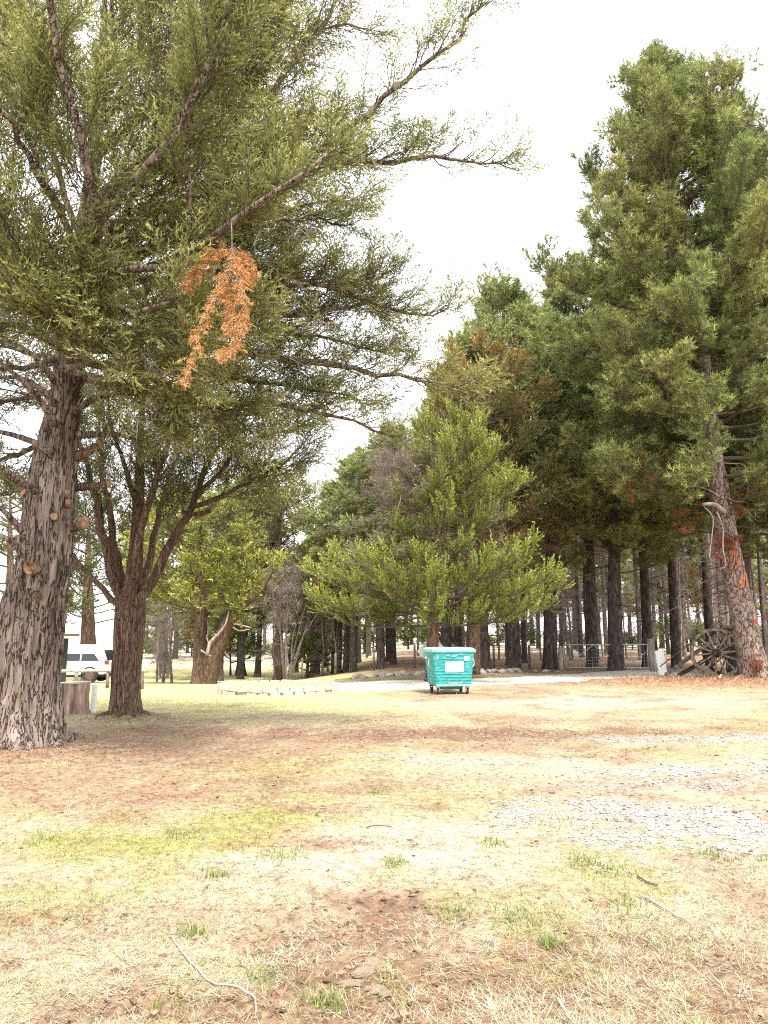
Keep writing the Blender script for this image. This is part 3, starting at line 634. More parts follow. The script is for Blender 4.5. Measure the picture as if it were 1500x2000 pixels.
# ---- young layered cypress behind the bin
b3 = G(847, 1331)
root = thing('cypress_tree', 'young bright green cypress with tiered feathery branches, directly behind the teal bin', 'tree', b3)
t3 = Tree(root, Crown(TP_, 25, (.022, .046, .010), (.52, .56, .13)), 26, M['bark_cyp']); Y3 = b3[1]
tpts = smooth_path([A(b3[0], Y3, b3[2] - .1), P(846, 1290, Y3), P(845, 1240, Y3), P(846, 1180, Y3), P(855, 1100, Y3), P(862, 1000, Y3), P(872, 930, Y3), P(885, 870, Y3), P(893, 848, Y3)], 80) - b3
Geo().tube(tpts, np.interp(np.linspace(0, 1, 80), [0, .1, .25, .3, 1], [.30, .235, .22, .2, .02]), 40, disp=bark_disp(.22, 2.6, .25, 23, .2, 6, .05)).build('trunk', 'bark_cyp', root, smooth=True)
def ring_limb(tr, z0, az, L, rise, r0, fol, bend=.25, base=None, nseg=9, sep=True, pw=2):
    """limb from the trunk at height z0 leaving in direction az, rising, then curling up at its end"""
    tpts_ = base; hh = tpts_[:, 2]; i_ = int(np.clip(np.searchsorted(hh, z0), 1, len(hh) - 1)); o = tpts_[i_] + tr.o
    d = A(math.cos(az), math.sin(az), 0); q = [o + d * L * t + A(0, 0, rise * L * t + bend * L * t ** pw) for t in (0, .25, .5, .75, 1)]
    q = tr.limb(q, r0, .012, n=nseg, seg=6, sep=sep); tr.foliate(q, **fol); return q
H3 = tpts[-1, 2]; r3 = np.random.default_rng(33)
prof = [(.18, 3.3), (.25, 4.3), (.33, 4.25), (.42, 3.7), (.50, 2.9), (.57, 2.4), (.66, 3.0), (.75, 2.8), (.83, 2.2), (.91, 1.6), (.98, 1.0), (1.0, .7)]
kk = 0
for ut, nl_ in [(.225, 8), (.275, 9), (.33, 10), (.39, 8), (.46, 6), (.56, 7), (.65, 8), (.74, 7), (.83, 6), (.91, 5), (.98, 4)]:
    for s_ in range(nl_):
        kk += 1; az = s_ * 2 * math.pi / nl_ + ut * 40 + r3.normal() * .2; u = ut + r3.normal() * .012; L = np.interp(u, [p[0] for p in prof], [p[1] for p in prof]) * r3.uniform(.62, 1.15)
        if math.cos(az) < -.2 and .44 < u < .85: L *= .55
        ring_limb(t3, min(u, .99) * H3, az, L, np.interp(u, [.2, .35, .6, 1], [-.08, -.03, .05, .30]) + r3.normal() * .05, .06 * (1.2 - u), dict(start=.26, n=int(7 + 7.6 * L), ln=(.3, .75), dens=4.3, sc=(.55, .92), lift=.08, spread=46, vert=.08, curl=.22, tip=.5, loose=.2, tonef=(.02, .85, 1.6)), bend=.20, base=tpts, sep=kk % 2 == 0, pw=3)  # new-growth tips brighter; inner sprays coloured darker to stand for shaded gaps
L_(t3, [(846, 1215, Y3), (870, 1190, Y3 - .2), (905, 1172, Y3 - .5), (940, 1160, Y3 - .9)], .09, .03, n=10)
L_(t3, [(843, 1225, Y3), (825, 1190, Y3 - .2), (800, 1160, Y3 - .5), (770, 1140, Y3 - .8)], .07, .03, n=10)
tw = Crown(TW, 79, (.1, .1, .1), (.1, .1, .1), (.19, .145, .125))
for k in range(380):
    tw.put(P(rng.uniform(745, 850), rng.uniform(880, 985), Y3 + rng.uniform(-1.5, 1.2)) - b3, nrm(rng.normal(size=3) * A(1.2, .8, .8) + A(-.5, 0, .25)), rng.uniform(.8, 1.6))
for k in range(260):
    tw.put(P(rng.uniform(680, 1000), rng.uniform(960, 1180), Y3 + rng.uniform(-2.0, 1.2)) - b3, nrm(rng.normal(size=3) * A(1.4, .8, .5)), rng.uniform(.8, 1.6))
tw.build(root, 'dead_twigs', kind='stuff')
t3.done()

# ---- pines
BOUGH = {}
def bough_lib():
    rt_ = type('o', (), {})(); rt_.location = (0, 0, 0)
    for L in (1.1, 2.3, 3.8, 5.6):
        for v in range(3):
            cr = Crown(TN, 700 + v + int(L * 10), PINE_IN, PINE_OUT, (.10, .075, .062)); t = Tree(rt_, cr, 720 + v + int(L * 10), None); r = t.r
            q = t.limb([A(0, 0, 0), A(L * .3, r.normal() * .03 * L, -.01 * L), A(L * .65, r.normal() * .05 * L, .02 * L), A(L, r.normal() * .06 * L, .13 * L)], .016 * L + .01, .012, n=9, seg=6, sep=False)
            t.foliate(q, start=.22, n=int(4 + 3.0 * L), ln=(.45 + .06 * L, .8 + .17 * L), dens=2.8, sc=(.85, 1.35), lift=.2, spread=55, vert=.55, curl=.22, tip=.5)
            g = cr.geo(jitter=.28); tw_ = t.tw; n0 = sum(len(x) for x in tw_.v)
            if tw_.f4: g.add(np.vstack(tw_.v), np.vstack(tw_.f3) if tw_.f3 else None, np.vstack(tw_.f4), A(.11, .082, .068))
            o = g.build('bough', 'leaf'); BOUGH.setdefault(L, []).append(o.data); bpy.data.objects.remove(o)
bough_lib()
def put_bough(root, p, az, rise, L, r, tint):
    k = min(BOUGH, key=lambda q: abs(math.log(q / L))); o = bpy.data.objects.new('bough', BOUGH[k][int(r.integers(3))]); COL.objects.link(o); o.parent = root
    d = A(math.cos(az), math.sin(az), rise); B = basis(d); ro = r.normal() * .25; s_ = L / k
    y = B[:, 1] * math.cos(ro) + B[:, 2] * math.sin(ro); z = np.cross(B[:, 0], y)
    m = np.eye(4); m[:3, 0] = B[:, 0] * s_; m[:3, 1] = y * s_; m[:3, 2] = z * s_; m[:3, 3] = p
    o.matrix_local = Matrix(m.tolist()); j = 1 + r.normal() * .09; o.color = (tint[0] * j * (1 + r.normal() * .04), tint[1] * j, tint[2] * j, 1); return o
def pine(root, path, r0, hb, Rad, seed, T, nbr, fol, bark, cin=PINE_IN, cout=PINE_OUT, sep=False, seg=10, dead=18, prof=None, brown=.0, flare=.25, rings=None, tint=None):
    """path: trunk polyline in world; Rad: crown radius"""
    t = Tree(root, Crown(T, seed, cin, cout), seed, M[bark]); r = t.r
    base = smooth_path(path, rings or 40) - t.o; H = base[-1, 2]
    Geo().tube(base, np.interp(np.linspace(0, 1, len(base)), [0, .06, .4, 1], [r0 * 1.12, r0, r0 * .72, .03]), seg, disp=bark_disp(.1, 3, .8, seed, flare, 5, .02)).build('trunk', bark, root, smooth=True)
    prof = prof or [(0, .62), (.12, .95), (.3, 1.0), (.6, .68), (.85, .34), (1, .1)]
    for k in range(nbr):
        u = ((k + r.random()) / nbr) ** .92; z = hb + (H - hb) * u * .985; az = k * 2.39996 + r.normal() * .35
        L = Rad * np.interp(u, [p[0] for p in prof], [p[1] for p in prof]) * r.uniform(.6, 1.12)
        if tint is not None:
            i_ = int(np.clip(np.searchsorted(base[:, 2], z), 1, len(base) - 1)); put_bough(root, base[i_], az, np.interp(u, [0, .35, .8, 1], [-.06, .10, .7, 1.7]) + r.normal() * .12, max(L, .6), r, tint); continue
        f = dict(fol); f['n'] = max(4, int(fol['n'] * L / Rad) + 2); f['brown'] = 0 if r.random() > brown * (4 if u < .25 else .0) else .7
        ring_limb(t, z, az, L, np.interp(u, [0, .35, 1], [-.04, .12, .85]) + r.normal() * .08, .055 * (1.15 - u) * (r0 / .3) ** .5, f, bend=.12, base=base, nseg=7, sep=sep)
    for k in range(dead):
        z = r.uniform(hb * .35, hb * 1.15); az = r.uniform(0, 6.28); i_ = int(np.clip(np.searchsorted(base[:, 2], z), 1, len(base) - 1)); L = r.uniform(.6, 2.2) * Rad / 4
        d = A(math.cos(az), math.sin(az), r.normal() * .2 - .1); q = [base[i_], base[i_] + d * L * .5, base[i_] + d * L + A(0, 0, -.15 * L)]
        t.tw.tube(smooth_path(q, 5), np.linspace(.022, .006, 5), 4, cap=False)
    t.base = base
    return t
bh = P(1478, 1331, 26.6); bh[2] = terrain(bh[0], bh[1])
root = thing('pine_tree', 'tall leaning pine with scaly pale trunk, nearest on the right beside the old cart wheels', 'tree', bh)
YH = 26.6
hpath = [bh - A(0, 0, .15), P(1470, 1300, YH), P(1452, 1210, YH), P(1430, 1100, YH), P(1408, 980, YH), P(1392, 880, YH), P(1378, 780, YH), P(1368, 640, YH), P(1345, 480, YH), P(1312, 330, YH), P(1292, 210, YH), P(1280, 110, YH)]
HF = dict(start=.22, n=19, ln=(.7, 1.9), dens=2.9, sc=(1.0, 1.55), lift=.22, spread=55, vert=.55, curl=.25, tip=.5)
hero = pine(root, hpath, .44, 5.8, 5.9, 41, TN, 150, HF, 'bark_pale', PINE_IN, PINE_OUT, tint=(1.12, 1.10, 1.0), seg=40, dead=34, brown=.0, rings=160, flare=.55,
            prof=[(0, .65), (.12, .85), (.4, .92), (.65, .80), (.77, .52), (.87, .28), (.94, .14), (1, .06)])
roots(root, bh, [-2.6, -1.8, -1.0, -.3], .42, .5, .10, 'bark_pale', .14, 5)
for k in range(12):      # orange dead needles caught in the lower crown
    c = [(1225, 940), (1290, 950), (1240, 915), (1340, 1010), (1440, 990), (1300, 900)][k % 6]
    for z in range(3): hero.crown.put(P(c[0] + rng.normal() * 22, c[1] + rng.normal() * 12, YH - .2 + rng.normal() * .9) - bh, nrm(rng.normal(size=3)), rng.uniform(.5, .9), 1.0)
hero.done(brown=(.26, .10, .045))
# broken limb, pale hanging dead branches and torn patches on the trunk
g = Geo(); g.tube(smooth_path([P(1415, 1000, YH - .35), P(1395, 985, YH - .7), P(1372, 985, YH - .9)], 8) - bh, np.linspace(.1,.06,8), 9, disp=bark_disp(.3,2,3,3)); g.build('branch_stub', 'paletimber', root, smooth=True)
for k, pl in enumerate([[(1375, 990), (1392, 1010), (1390, 1050), (1385, 1090)], [(1400, 1000), (1412, 1030), (1412, 1070), (1418, 1105), (1405, 1110)], [(1395, 900), (1420, 905), (1455, 910), (1462, 950), (1450, 980), (1425, 975)], [(1390, 880), (1360, 870), (1330, 862)], [(1405, 970), (1380, 955), (1345, 948), (1318, 945)]]):
    g = Geo(); g.tube(smooth_path([P(x, y, YH - .8 - .1 * k) for x, y in pl], 14) - bh, np.linspace(.026, .010, 14), 6); g.build('dead_branch', 'twig' if k > 1 else 'paletimber', root, smooth=True)
dn = Crown(TN, 61, (.24, .09, .05), (.40, .19, .105))
for (cx, cy, sx, sy, n_) in [(1425, 1056, 12, 12, 20), (1400, 1075, 14, 22, 12), (1478, 1290, 12, 24, 14), (1440, 1000, 14, 8, 6), (1342, 1018, 9, 9, 5)]:
    for z in range(n_): dn.put(P(cx + rng.normal() * sx * .6, cy + rng.normal() * sy * .6, YH - .55 + rng.normal() * .1) - bh, nrm(rng.normal(size=3) + A(0, 0, -.8)), rng.uniform(.4, .75))
dn.build(root, 'dead_needles')
def torn(px, py, w, h, n_):
    rr = np.random.default_rng(int(px + py)); base = hero.base + bh
    for k in range(n_):
        x0 = px + rr.normal() * w * .6; y0 = py + rr.normal() * h * .6; hw = rr.uniform(1.0, 2.6); hh = rr.uniform(5, 13); V = []
        for (dx, dy) in [(-1, -.6), (-.3, -1), (.6, -.8), (1, .2), (.5, 1), (-.4, .8), (-.9, .3)]:
            q = P(x0 + dx * hw * rr.uniform(.7, 1.2) - dy * hh * .15, y0 - dy * hh * rr.uniform(.8, 1.1) * -1, YH); i_ = int(np.argmin(np.abs(base[:, 2] - q[2]))); ax_ = base[i_]; rad = .43; off = np.clip((q[0] - ax_[0]) / rad, -.96, .96)
            V.append(A(q[0], ax_[1] - rad * math.sqrt(1 - off * off) - .02, q[2]))
        m_ = len(V); V += [v + A(0, .08, 0) for v in V]; V.append(np.mean(V[:m_], 0) - A(0, .012, 0)); V = np.array(V) - bh
        g = Geo(); g.add(V, [[2 * m_, q, (q + 1) % m_] for q in range(m_)], [[q, m_ + q, m_ + (q + 1) % m_, (q + 1) % m_] for q in range(m_)]); g.build('torn_bark', 'torn', root)
torn(1441, 1135, 9, 13, 14); torn(1424, 1085, 7, 18, 12); torn(1432, 1108, 6, 10, 7)
rt = Geo(); c = P(1476, 1214, YH - .52); rt.box(c, (.14, .02, .16)); o = bevel(rt.build('marker_tag', 'redtag'), .03)
tag(o, 'small red tag fixed to the trunk of the leaning pine', 'tag')

# other tall pines at the right
def pine_at(px, Yd, top_py, r0, hbf, Rad, seed, label, leanx=0, T=TNF, nbr=60, dens=2.1, sc=(1.0, 1.6), group=None, brown=.02, bark='bark_pine', cout=PINE_OUT, n=9, cin=PINE_IN, tint=(1, 1, 1)):
    b = P(px, 1250, Yd); b[2] = terrain(b[0], b[1]); tpx = px + leanx; top = P(tpx, top_py, Yd)
    root = thing('pine_tree', label, 'tree', b, 0, group); H = top[2] - b[2]
    mid = b + (top - b) * .5 + A(.15, 0, 0)
    t = pine(root, [b - A(0, 0, .1), b + (top - b) * .25, mid, top], r0, H * hbf, Rad, seed, T, nbr, dict(start=.25, n=n, ln=(.7, 1.8), dens=dens, sc=sc, lift=.2, spread=55, vert=.55, curl=.22, tip=.5), bark, cout=cout, cin=cin, brown=brown, tint=tint)
    t.done(brown=(.32, .12, .05)); return root
pine_at(1440, 31.5, 265, .40, .24, 4.6, 141, 'tall pine behind the leaning pine, its pointed top second highest on the right', leanx=20, nbr=86, n=11)
pine_at(1200, 34.5, 600, .36, .25, 4.0, 142, 'broad pine standing just behind the wire gate, left of the tallest pine', leanx=-10, nbr=72, n=11, tint=(1.3, 1.27, 1.15))
pine_at(1072, 35.5, 545, .34, .30, 3.0, 143, 'pine with grey trunk left of the gate, crown reaching the gap of sky', leanx=10, nbr=54, tint=(1.25, 1.25, 1.2))
pine_at(1560, 30, 370, .4, .2, 4.8, 144, 'dense pine cut off by the right edge of the picture', nbr=74, n=11, brown=0)

# plantation: a few built variants, copied
variants = []
for k in range(4):
    rt_ = thing('pine_tree', 'x', 'tree', (0, 0, 0)); Hh = 20.0
    t = pine(rt_, [A(0, 0, -.15), A(.1, 0, 5), A(-.05, .1, 11), A(0, 0, Hh)], .29, [4.6, 8.6, 4.4, 10.0][k], [2.9, 2.4, 3.1, 2.2][k], 200 + k, TNF, 44, dict(start=.3, n=6, ln=(.7, 1.6), dens=1.6, sc=(.95, 1.5), lift=.18, spread=55, vert=.55, curl=.2, tip=.5), 'bark_pine', cin=(.11, .135, .055), cout=(.56, .59, .22), dead=34, brown=.06)
    t.done(brown=(.28, .12, .05)); variants.append(rt_)
used = [False] * 4
def hmax(px, Yd):
    py = np.interp(px, [400, 520, 600, 640, 700, 780, 850, 930, 1000, 1080, 1180, 1300, 1500], [980, 960, 1010, 1000, 900, 850, 800, 700, 600, 560, 540, 480, 400])
    return (1.6 + Yd * math.tan(math.atan((1000 - py) / FPX) + TP) - float(terrain((px - 750) / FPX * Yd, Yd))) / 20.0
def put_pine(px, Yd, sc, k, label, group, wide=1.0, py=None, lean=0.0):
    global used
    o = variants[k] if not used[k] else copy_tree(variants[k])
    used[k] = True
    b = P(px, 1250, Yd); o.location = (b[0], b[1], float(terrain(b[0], b[1]))); o.rotation_euler = (0, lean, rng.uniform(0, 6.28)); o.scale = (wide, wide, sc)
    tag(o, label, 'tree', group); return o
front = [(945, 33.5, 1.0, 0, 1.25, 'thick dark pine trunk just right of the teal bin'), (1003, 35.0, .98, 1, 1.2, 'straight dark pine, second trunk to the right of the teal bin'),
    (1155, 36.5, 1.05, 3, 1.15, 'pine trunk seen through the left half of the wire gate'),
    (1262, 38, 1.05, 2, 1.1, 'pine trunk behind the right end of the wire gate'), (1318, 37, 1.1, 1, 1.0, 'pine trunk behind the white board, left of the cart wheels'),
    (1385, 39, 1.1, 3, 1.0, 'pine trunk rising behind the old cart wheels'), (873, 38, .9, 1, .9, 'thin pine trunk right beside the young cypress, behind the bin'), (893, 42, .95, 3, .8, 'slender pine between the young cypress and the thick dark pine'),
    (745, 39, .62, 2, .95, 'short pine left of the young cypress with brown lower needles'), (690, 40, .58, 0, .8, 'pale-trunked low pine in the middle distance, left of the stone row'),
    (660, 43, .62, 3, .9, 'pine at the left end of the stone row'), (768, 43, .66, 1, .8, 'narrow pine just left of the grey diamond sign'),
    (432, 46, .62, 2, .9, 'dark pine trunk immediately right of the leaning trunk'), (472, 48, .6, 0, .9, 'dark pine trunk above the left part of the stone ring'), (505, 50, .6, 1, .9, 'dark pine trunk above the middle of the stone ring')]
for (px, Yd, sc, k, wd, lb) in front: put_pine(px, Yd, min(sc * 1.05, hmax(px, Yd)), k, lb, 'plantation pines at the forest edge', wd * .84)
def deep_label(px):
    w = 'behind the stone row left of the bin' if px < 850 else ('between the bin and the gate' if px < 1090 else ('seen beyond the wire gate' if px < 1275 else 'behind the cart and leaning pine'))
    return 'slim pine deep in the plantation ' + w, 'deep pines ' + w
def far_label(px):
    w = 'beyond the car and rail barrier' if px < 400 else ('beyond the stone ring' if px < 700 else ('beyond the bin' if px < 1090 else 'beyond the gate and cart'))
    return 'small distant pine in the far row ' + w, 'distant pines ' + w
rf = np.random.default_rng(88); rows = []
for k in range(600):
    if len(rows) >= 62: break
    px = rf.uniform(900, 1500) if rf.random() < .72 else rf.uniform(560, 900); Yd = rf.uniform(41, 78)
    x = (px - 750) / FPX * Yd
    if all((x - a) ** 2 + (Yd - b) ** 2 > 2.5 ** 2 for a, b in rows):
        rows.append((x, Yd)); tall = np.interp(px, [560, 800, 950, 1500], [.55, .62, .95, 1.1])
        put_pine(px, Yd, min(1.1, hmax(px, Yd) * rf.uniform(.45, .72)), [1, 3][int(rf.integers(2))], *deep_label(px), rf.uniform(.36, .7), lean=rf.normal() * .02)
for k in range(60):
    px = 260 + 1280 * (k + rf.random()) / 60; Yd = rf.uniform(80, 135)
    put_pine(px, Yd, min(.9, hmax(px, Yd) * rf.uniform(.3, .7)), [0, 2, 0, 3][int(rf.integers(4))], *far_label(px), rf.uniform(.8, 1.3))
put_pine(1000, 40, hmax(1000, 40), 2, 'dark pine whose top stands against the sky above the young cypress', 'plantation pines at the forest edge', 1.2)
for (px, Yd, tpy, sd, lb) in [(700, 58, 890, 151, 'pale far pine whose thin top shows in the small gap of sky'), (760, 50, 900, 152, 'far light green pine beside the pale thin-topped one')]:
    pine_at(px, Yd, tpy, .25, .35, 3.2, sd, lb, nbr=40, n=8, tint=(1.25, 1.25, 1.5))
# browning cypress behind the young one
b4 = P(925, 1250, 31); b4[2] = terrain(b4[0], b4[1])
root = thing('cypress_tree', 'taller cypress with browning orange-tipped foliage behind the young bright one', 'tree', b4)
t4 = Tree(root, Crown(TF, 35, (.055, .065, .022), (.30, .28, .105)), 36, M['bark_cyp']); top = P(935, 715, 31)
base = smooth_path([b4 - A(0, 0, .1), b4 + (top - b4) * .5, top], 30) - b4; Geo().tube(base, np.linspace(.26, .03, 30), 12).build('trunk', 'bark_cyp', root, smooth=True)
r4 = np.random.default_rng(44)
for k in range(40):
    u = .3 + .7 * (k + r4.random()) / 40; L = np.interp(u, [.3, .5, .8, 1], [2.6, 3.0, 2.6, 1.0]) * r4.uniform(.7, 1.1)
    ring_limb(t4, u * base[-1, 2], k * 2.4, L, .2 + .2 * r4.normal(), .05, dict(start=.3, n=int(4 + 3 * L), ln=(.5, 1.1), dens=2.6, sc=(.7, 1.1), lift=.12, spread=50, brown=.55 if u > .72 else .1, bvar=.25), base=base, sep=False)
t4.done(brown=(.36, .22, .08))

# ---- bright cypresses left of centre
def round_cyp(px, py, Yd, top_py, Rad, seed, label, ub=.3, nbr=46, cin=BRT_IN, cout=BRT_OUT, r0=.4, prof=None, path=None, dens=2.6):
    b = P(px, py, Yd); b[2] = terrain(b[0], b[1]); root = thing('cypress_tree', label, 'tree', b); t = Tree(root, Crown(TF, seed, cin, cout), seed, M['bark_cyp']); top = P(px, top_py, Yd)
    base = smooth_path(path if path is not None else [b - A(0, 0, .1), b + (top - b) * .5, top], 40) - b
    Geo().tube(base, np.interp(np.linspace(0, 1, 40), [0, .1, .35, 1], [r0 * 1.2, r0, r0 * .75, .03]), 20, disp=bark_disp(.2, 2.5, .4, seed, .3, 5, .05)).build('trunk', 'bark_cyp', root, smooth=True)
    r = np.random.default_rng(seed)
    for k in range(nbr):
        u = ub + (1 - ub) * (k + r.random()) / nbr; L = Rad * np.interp((u - ub) / (1 - ub), [0, .3, .7, 1], prof or [.8, 1, .8, .25]) * r.uniform(.65, 1.1)
        ring_limb(t, u * base[-1, 2], k * 2.4 + r.normal() * .3, L, .08 + .25 * (u - ub) + r.normal() * .1, .06, dict(start=.3, n=int(4 + 3.4 * L), ln=(.5, 1.2), dens=dens, sc=(.75, 1.2), lift=.1, spread=52, vert=.4, curl=.1), base=base, sep=False)
    return root, t
c5 = P(392, 1336, 36); c5[2] = terrain(c5[0], c5[1])
root, t5 = round_cyp(392, 1336, 36, 1000, 3.6, 301, 'yellow-green cypress with dark twin trunks, one leaning, left of the stone ring', ub=.36, nbr=52, r0=.42)
gl = Geo(); lp = smooth_path([c5 + A(.3, -.1, -.1), P(415, 1290, 35.7), P(432, 1250, 35.6), P(452, 1205, 35.5), P(478, 1180, 35.4), P(510, 1150, 35.3), P(535, 1110, 35.2)], 24) - c5
gl.tube(lp, np.interp(np.linspace(0, 1, 24), [0, .2, .5, 1], [.5, .42, .34, .06]), 18, disp=bark_disp(.2, 2.5, .5, 7)); gl.build('leaning_trunk', 'bark_cyp', root, smooth=True)
for pl, w in [([(405, 1280), (410, 1255), (425, 1240), (440, 1220), (447, 1195)], .12), ([(458, 1218), (475, 1222), (490, 1226)], .07), ([(455, 1225), (468, 1232), (487, 1229)], .05), ([(410, 1262), (404, 1245), (406, 1238)], .06), ([(392, 1270), (402, 1276), (412, 1282)], .07)]:
    g = Geo(); g.tube(smooth_path([P(x, y, 35.05) for x, y in pl], 9) - c5, np.linspace(w * .8, w * .3, 9), 7, disp=bark_disp(.3, 2, 2, 5)); g.build('dead_branch', 'paletimber', root, smooth=True)
t5.foliate(lp[8:] + c5, start=.35, n=12, ln=(.6, 1.2), dens=2.2, sc=(.8, 1.2)); t5.done()
_, t6 = round_cyp(545, 1330, 47, 945, 4.0, 302, 'yellowish cypress in the distance behind the twin-trunked one', ub=.42, nbr=46, cin=(.05, .06, .018), cout=(.56, .53, .19), r0=.3); t6.done()
_, t11 = round_cyp(612, 1330, 50, 1030, 3.4, 307, 'low yellow-green cypress beyond the right end of the stone ring', ub=.3, nbr=34, cin=(.05, .065, .018), cout=(.58, .56, .18), r0=.22); t11.done()
_, t7 = round_cyp(470, 1330, 52, 930, 4.2, 303, 'olive cypress farthest back in the left group', ub=.3, nbr=40, cin=(.04, .05, .018), cout=(.44, .42, .17), r0=.3); t7.done()
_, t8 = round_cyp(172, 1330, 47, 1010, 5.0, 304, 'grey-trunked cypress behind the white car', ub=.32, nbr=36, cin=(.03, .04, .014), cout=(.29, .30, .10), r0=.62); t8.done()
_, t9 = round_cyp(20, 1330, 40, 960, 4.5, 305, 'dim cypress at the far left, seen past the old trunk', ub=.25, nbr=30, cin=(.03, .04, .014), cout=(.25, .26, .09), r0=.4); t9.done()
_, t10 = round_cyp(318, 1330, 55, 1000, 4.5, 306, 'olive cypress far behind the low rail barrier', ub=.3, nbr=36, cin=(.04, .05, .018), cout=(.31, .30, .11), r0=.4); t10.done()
for (px, py, Yd, tpy, sd, lb) in [(602, 1322, 44, 1262, 311, 'small round green bush at the forest edge left of the stone row'), (450, 1325, 52, 1200, 312, 'dark low pine bush behind the leaning trunk')]:
    o, tt = round_cyp(px, py, Yd, tpy, .9 if sd == 311 else 2.2, sd, lb, ub=.15, nbr=14, cin=(.03, .05, .015), cout=(.26, .31, .09), r0=.08); o.name = 'bush'; o['category'] = 'bush'; tt.done()

bush0 = next(o for o in bpy.data.objects if o.name == 'bush')
rb_ = np.random.default_rng(97)
for k in range(22):
    px = 240 + 1270 * (k + rb_.random()) / 22; Yd = rb_.uniform(70, 110); o = copy_tree(bush0); p = P(px, 1250, Yd); s_ = rb_.uniform(.6, 1.25)
    o.location = (p[0], p[1], float(terrain(p[0], p[1]))); o.scale = (s_ * 1.5, s_ * 1.5, s_); o.rotation_euler = (0, 0, rb_.uniform(0, 6.28))
    w = 'beyond the rail barrier' if px < 400 else ('beyond the stone ring' if px < 800 else ('between bin and gate' if px < 1090 else 'behind gate and cart'))
    tag(o, 'low distant scrub bush among the trunks ' + w, 'bush', 'distant scrub ' + w)
# bare grey saplings along the forest edge
sap = []
rs = np.random.default_rng(55)
for v in range(3):
    rt_ = thing('bare_sapling', 'x', 'sapling'); g = Geo(); q = smooth_path([A(0, 0, -.1), A(.1, 0, 1.6), A(-.05, .1, 3.2), A(.1, 0, 5.5)], 10); g.tube(q, np.linspace(.085, .015, 10), 6, cap=False); g.build('trunk', 'twig', rt_, smooth=True)
    cw = Crown(TW, 400 + v, (.1, .1, .1), (.1, .1, .1), (.24, .20, .18))
    for k in range(70): z = rs.uniform(.8, 5.4); cw.put(A(0, 0, z), nrm(rs.normal(size=3) * A(1, 1, .4) + A(0, 0, .2)), rs.uniform(.9, 2.0))
    cw.build(rt_, 'bare_twigs', kind='stuff'); sap.append(rt_)
us = [False] * 3
spx = list(rs.uniform(285, 350, 6)) + list(rs.uniform(515, 690, 9)) + list(rs.uniform(930, 1460, 26))
for k, px in enumerate(spx):
    v = k % 3; o = sap[v] if not us[v] else copy_tree(sap[v]); us[v] = True; Yd = rs.uniform(39, 50) if px < 1000 else rs.uniform(45, 60)
    b = P(px, 1250, Yd); o.location = (b[0], b[1], float(terrain(b[0], b[1]))); o.rotation_euler = (rs.normal() * .05, rs.normal() * .06, rs.uniform(0, 6.28)); s_ = rs.uniform(.7, 1.3); o.scale = (s_, s_, s_ * (1 if px < 1000 else 1.6))
    lb = ('bare grey sapling in the thicket left of the twin-trunked cypress', 'bare saplings at left') if px < 400 else (('bare grey sapling in the thicket beyond the stone ring', 'bare saplings at centre') if px < 1000 else ('bare pale sapling among the pines behind the gate', 'bare saplings at right'))
    tag(o, lb[0], 'sapling', lb[1])
for (cx, cy, Yd, n_, sp, lb) in [(560, 1150, 42, 200, (34, 34), 'dry grey leafless thicket hanging between the two bright cypresses')]:
    b = P(cx, 1330, Yd); b[2] = terrain(b[0], b[1]); rt_ = thing('bare_shrub', lb, 'shrub', b)
    cw = Crown(TW, 420, (.1, .1, .1), (.1, .1, .1), (.22, .18, .165)); g = Geo()
    for k in range(9):
        e = P(cx + rs.normal() * sp[0], cy + rs.normal() * sp[1], Yd + rs.normal()) ; g.tube(smooth_path([b + A(rs.normal() * .2, 0, -.1), (b + e) / 2 + rs.normal(size=3) * .3, e], 8) - b, np.linspace(.06, .012, 8), 5, cap=False)
    g.build('stem', 'twig', rt_, smooth=True)
    for k in range(n_): cw.put(P(cx + rs.normal() * sp[0], cy + rs.normal() * sp[1], Yd + rs.normal() * .8) - b, nrm(rs.normal(size=3)), rs.uniform(1.0, 2.2))
    cw.build(rt_, 'bare_twigs', kind='stuff')
# ================================================================== things
# ---- teal wheeled bin
bb = G(880, 1356); bb[1] += .35
bin_ = thing('wheeled_bin', 'large teal plastic four-wheeled waste bin with pale dusty lid and blank white label', 'bin', (bb[0], bb[1], gheight(bb[0], bb[1])[0]), R(11))
def frus(g, w0, d0, z0, w1, d1, z1, y0=0, y1=0):
    v = [(-w0 / 2, y0 - d0 / 2, z0), (w0 / 2, y0 - d0 / 2, z0), (w0 / 2, y0 + d0 / 2, z0), (-w0 / 2, y0 + d0 / 2, z0), (-w1 / 2, y1 - d1 / 2, z1), (w1 / 2, y1 - d1 / 2, z1), (w1 / 2, y1 + d1 / 2, z1), (-w1 / 2, y1 + d1 / 2, z1)]
    g.add(v, None, [[3, 2, 1, 0], [4, 5, 6, 7], [0, 1, 5, 4], [1, 2, 6, 5], [2, 3, 7, 6], [3, 0, 4, 7]]); return g
body = frus(Geo(), 1.02, .82, .22, 1.20, 1.02, 1.16).build('body', 'teal', bin_); bevel(body, .045, 3)
def fy_(z): return -(.82 + (1.02 - .82) * (z - .22) / .94) / 2
def wx_(z): return (1.02 + .18 * (z - .22) / .94)
for z in (.30, .385, .47, .555, .64, .97):
    w = wx_(z); o = frus(Geo(), w * .965, -2 * fy_(z) + .012, z - .016, w * .965, -2 * fy_(z) + .016, z + .016).build('rib', 'teal', body); bevel(o, .008)
    o = frus(Geo(), w + .012, -2 * fy_(z) * .95, z - .016, w + .016, -2 * fy_(z) * .95, z + .016).build('rib', 'teal', body); bevel(o, .008)
o = frus(Geo(), 1.25, 1.06, 1.13, 1.27, 1.08, 1.225).build('rim', 'teal_worn', bin_); bevel(o, .02)
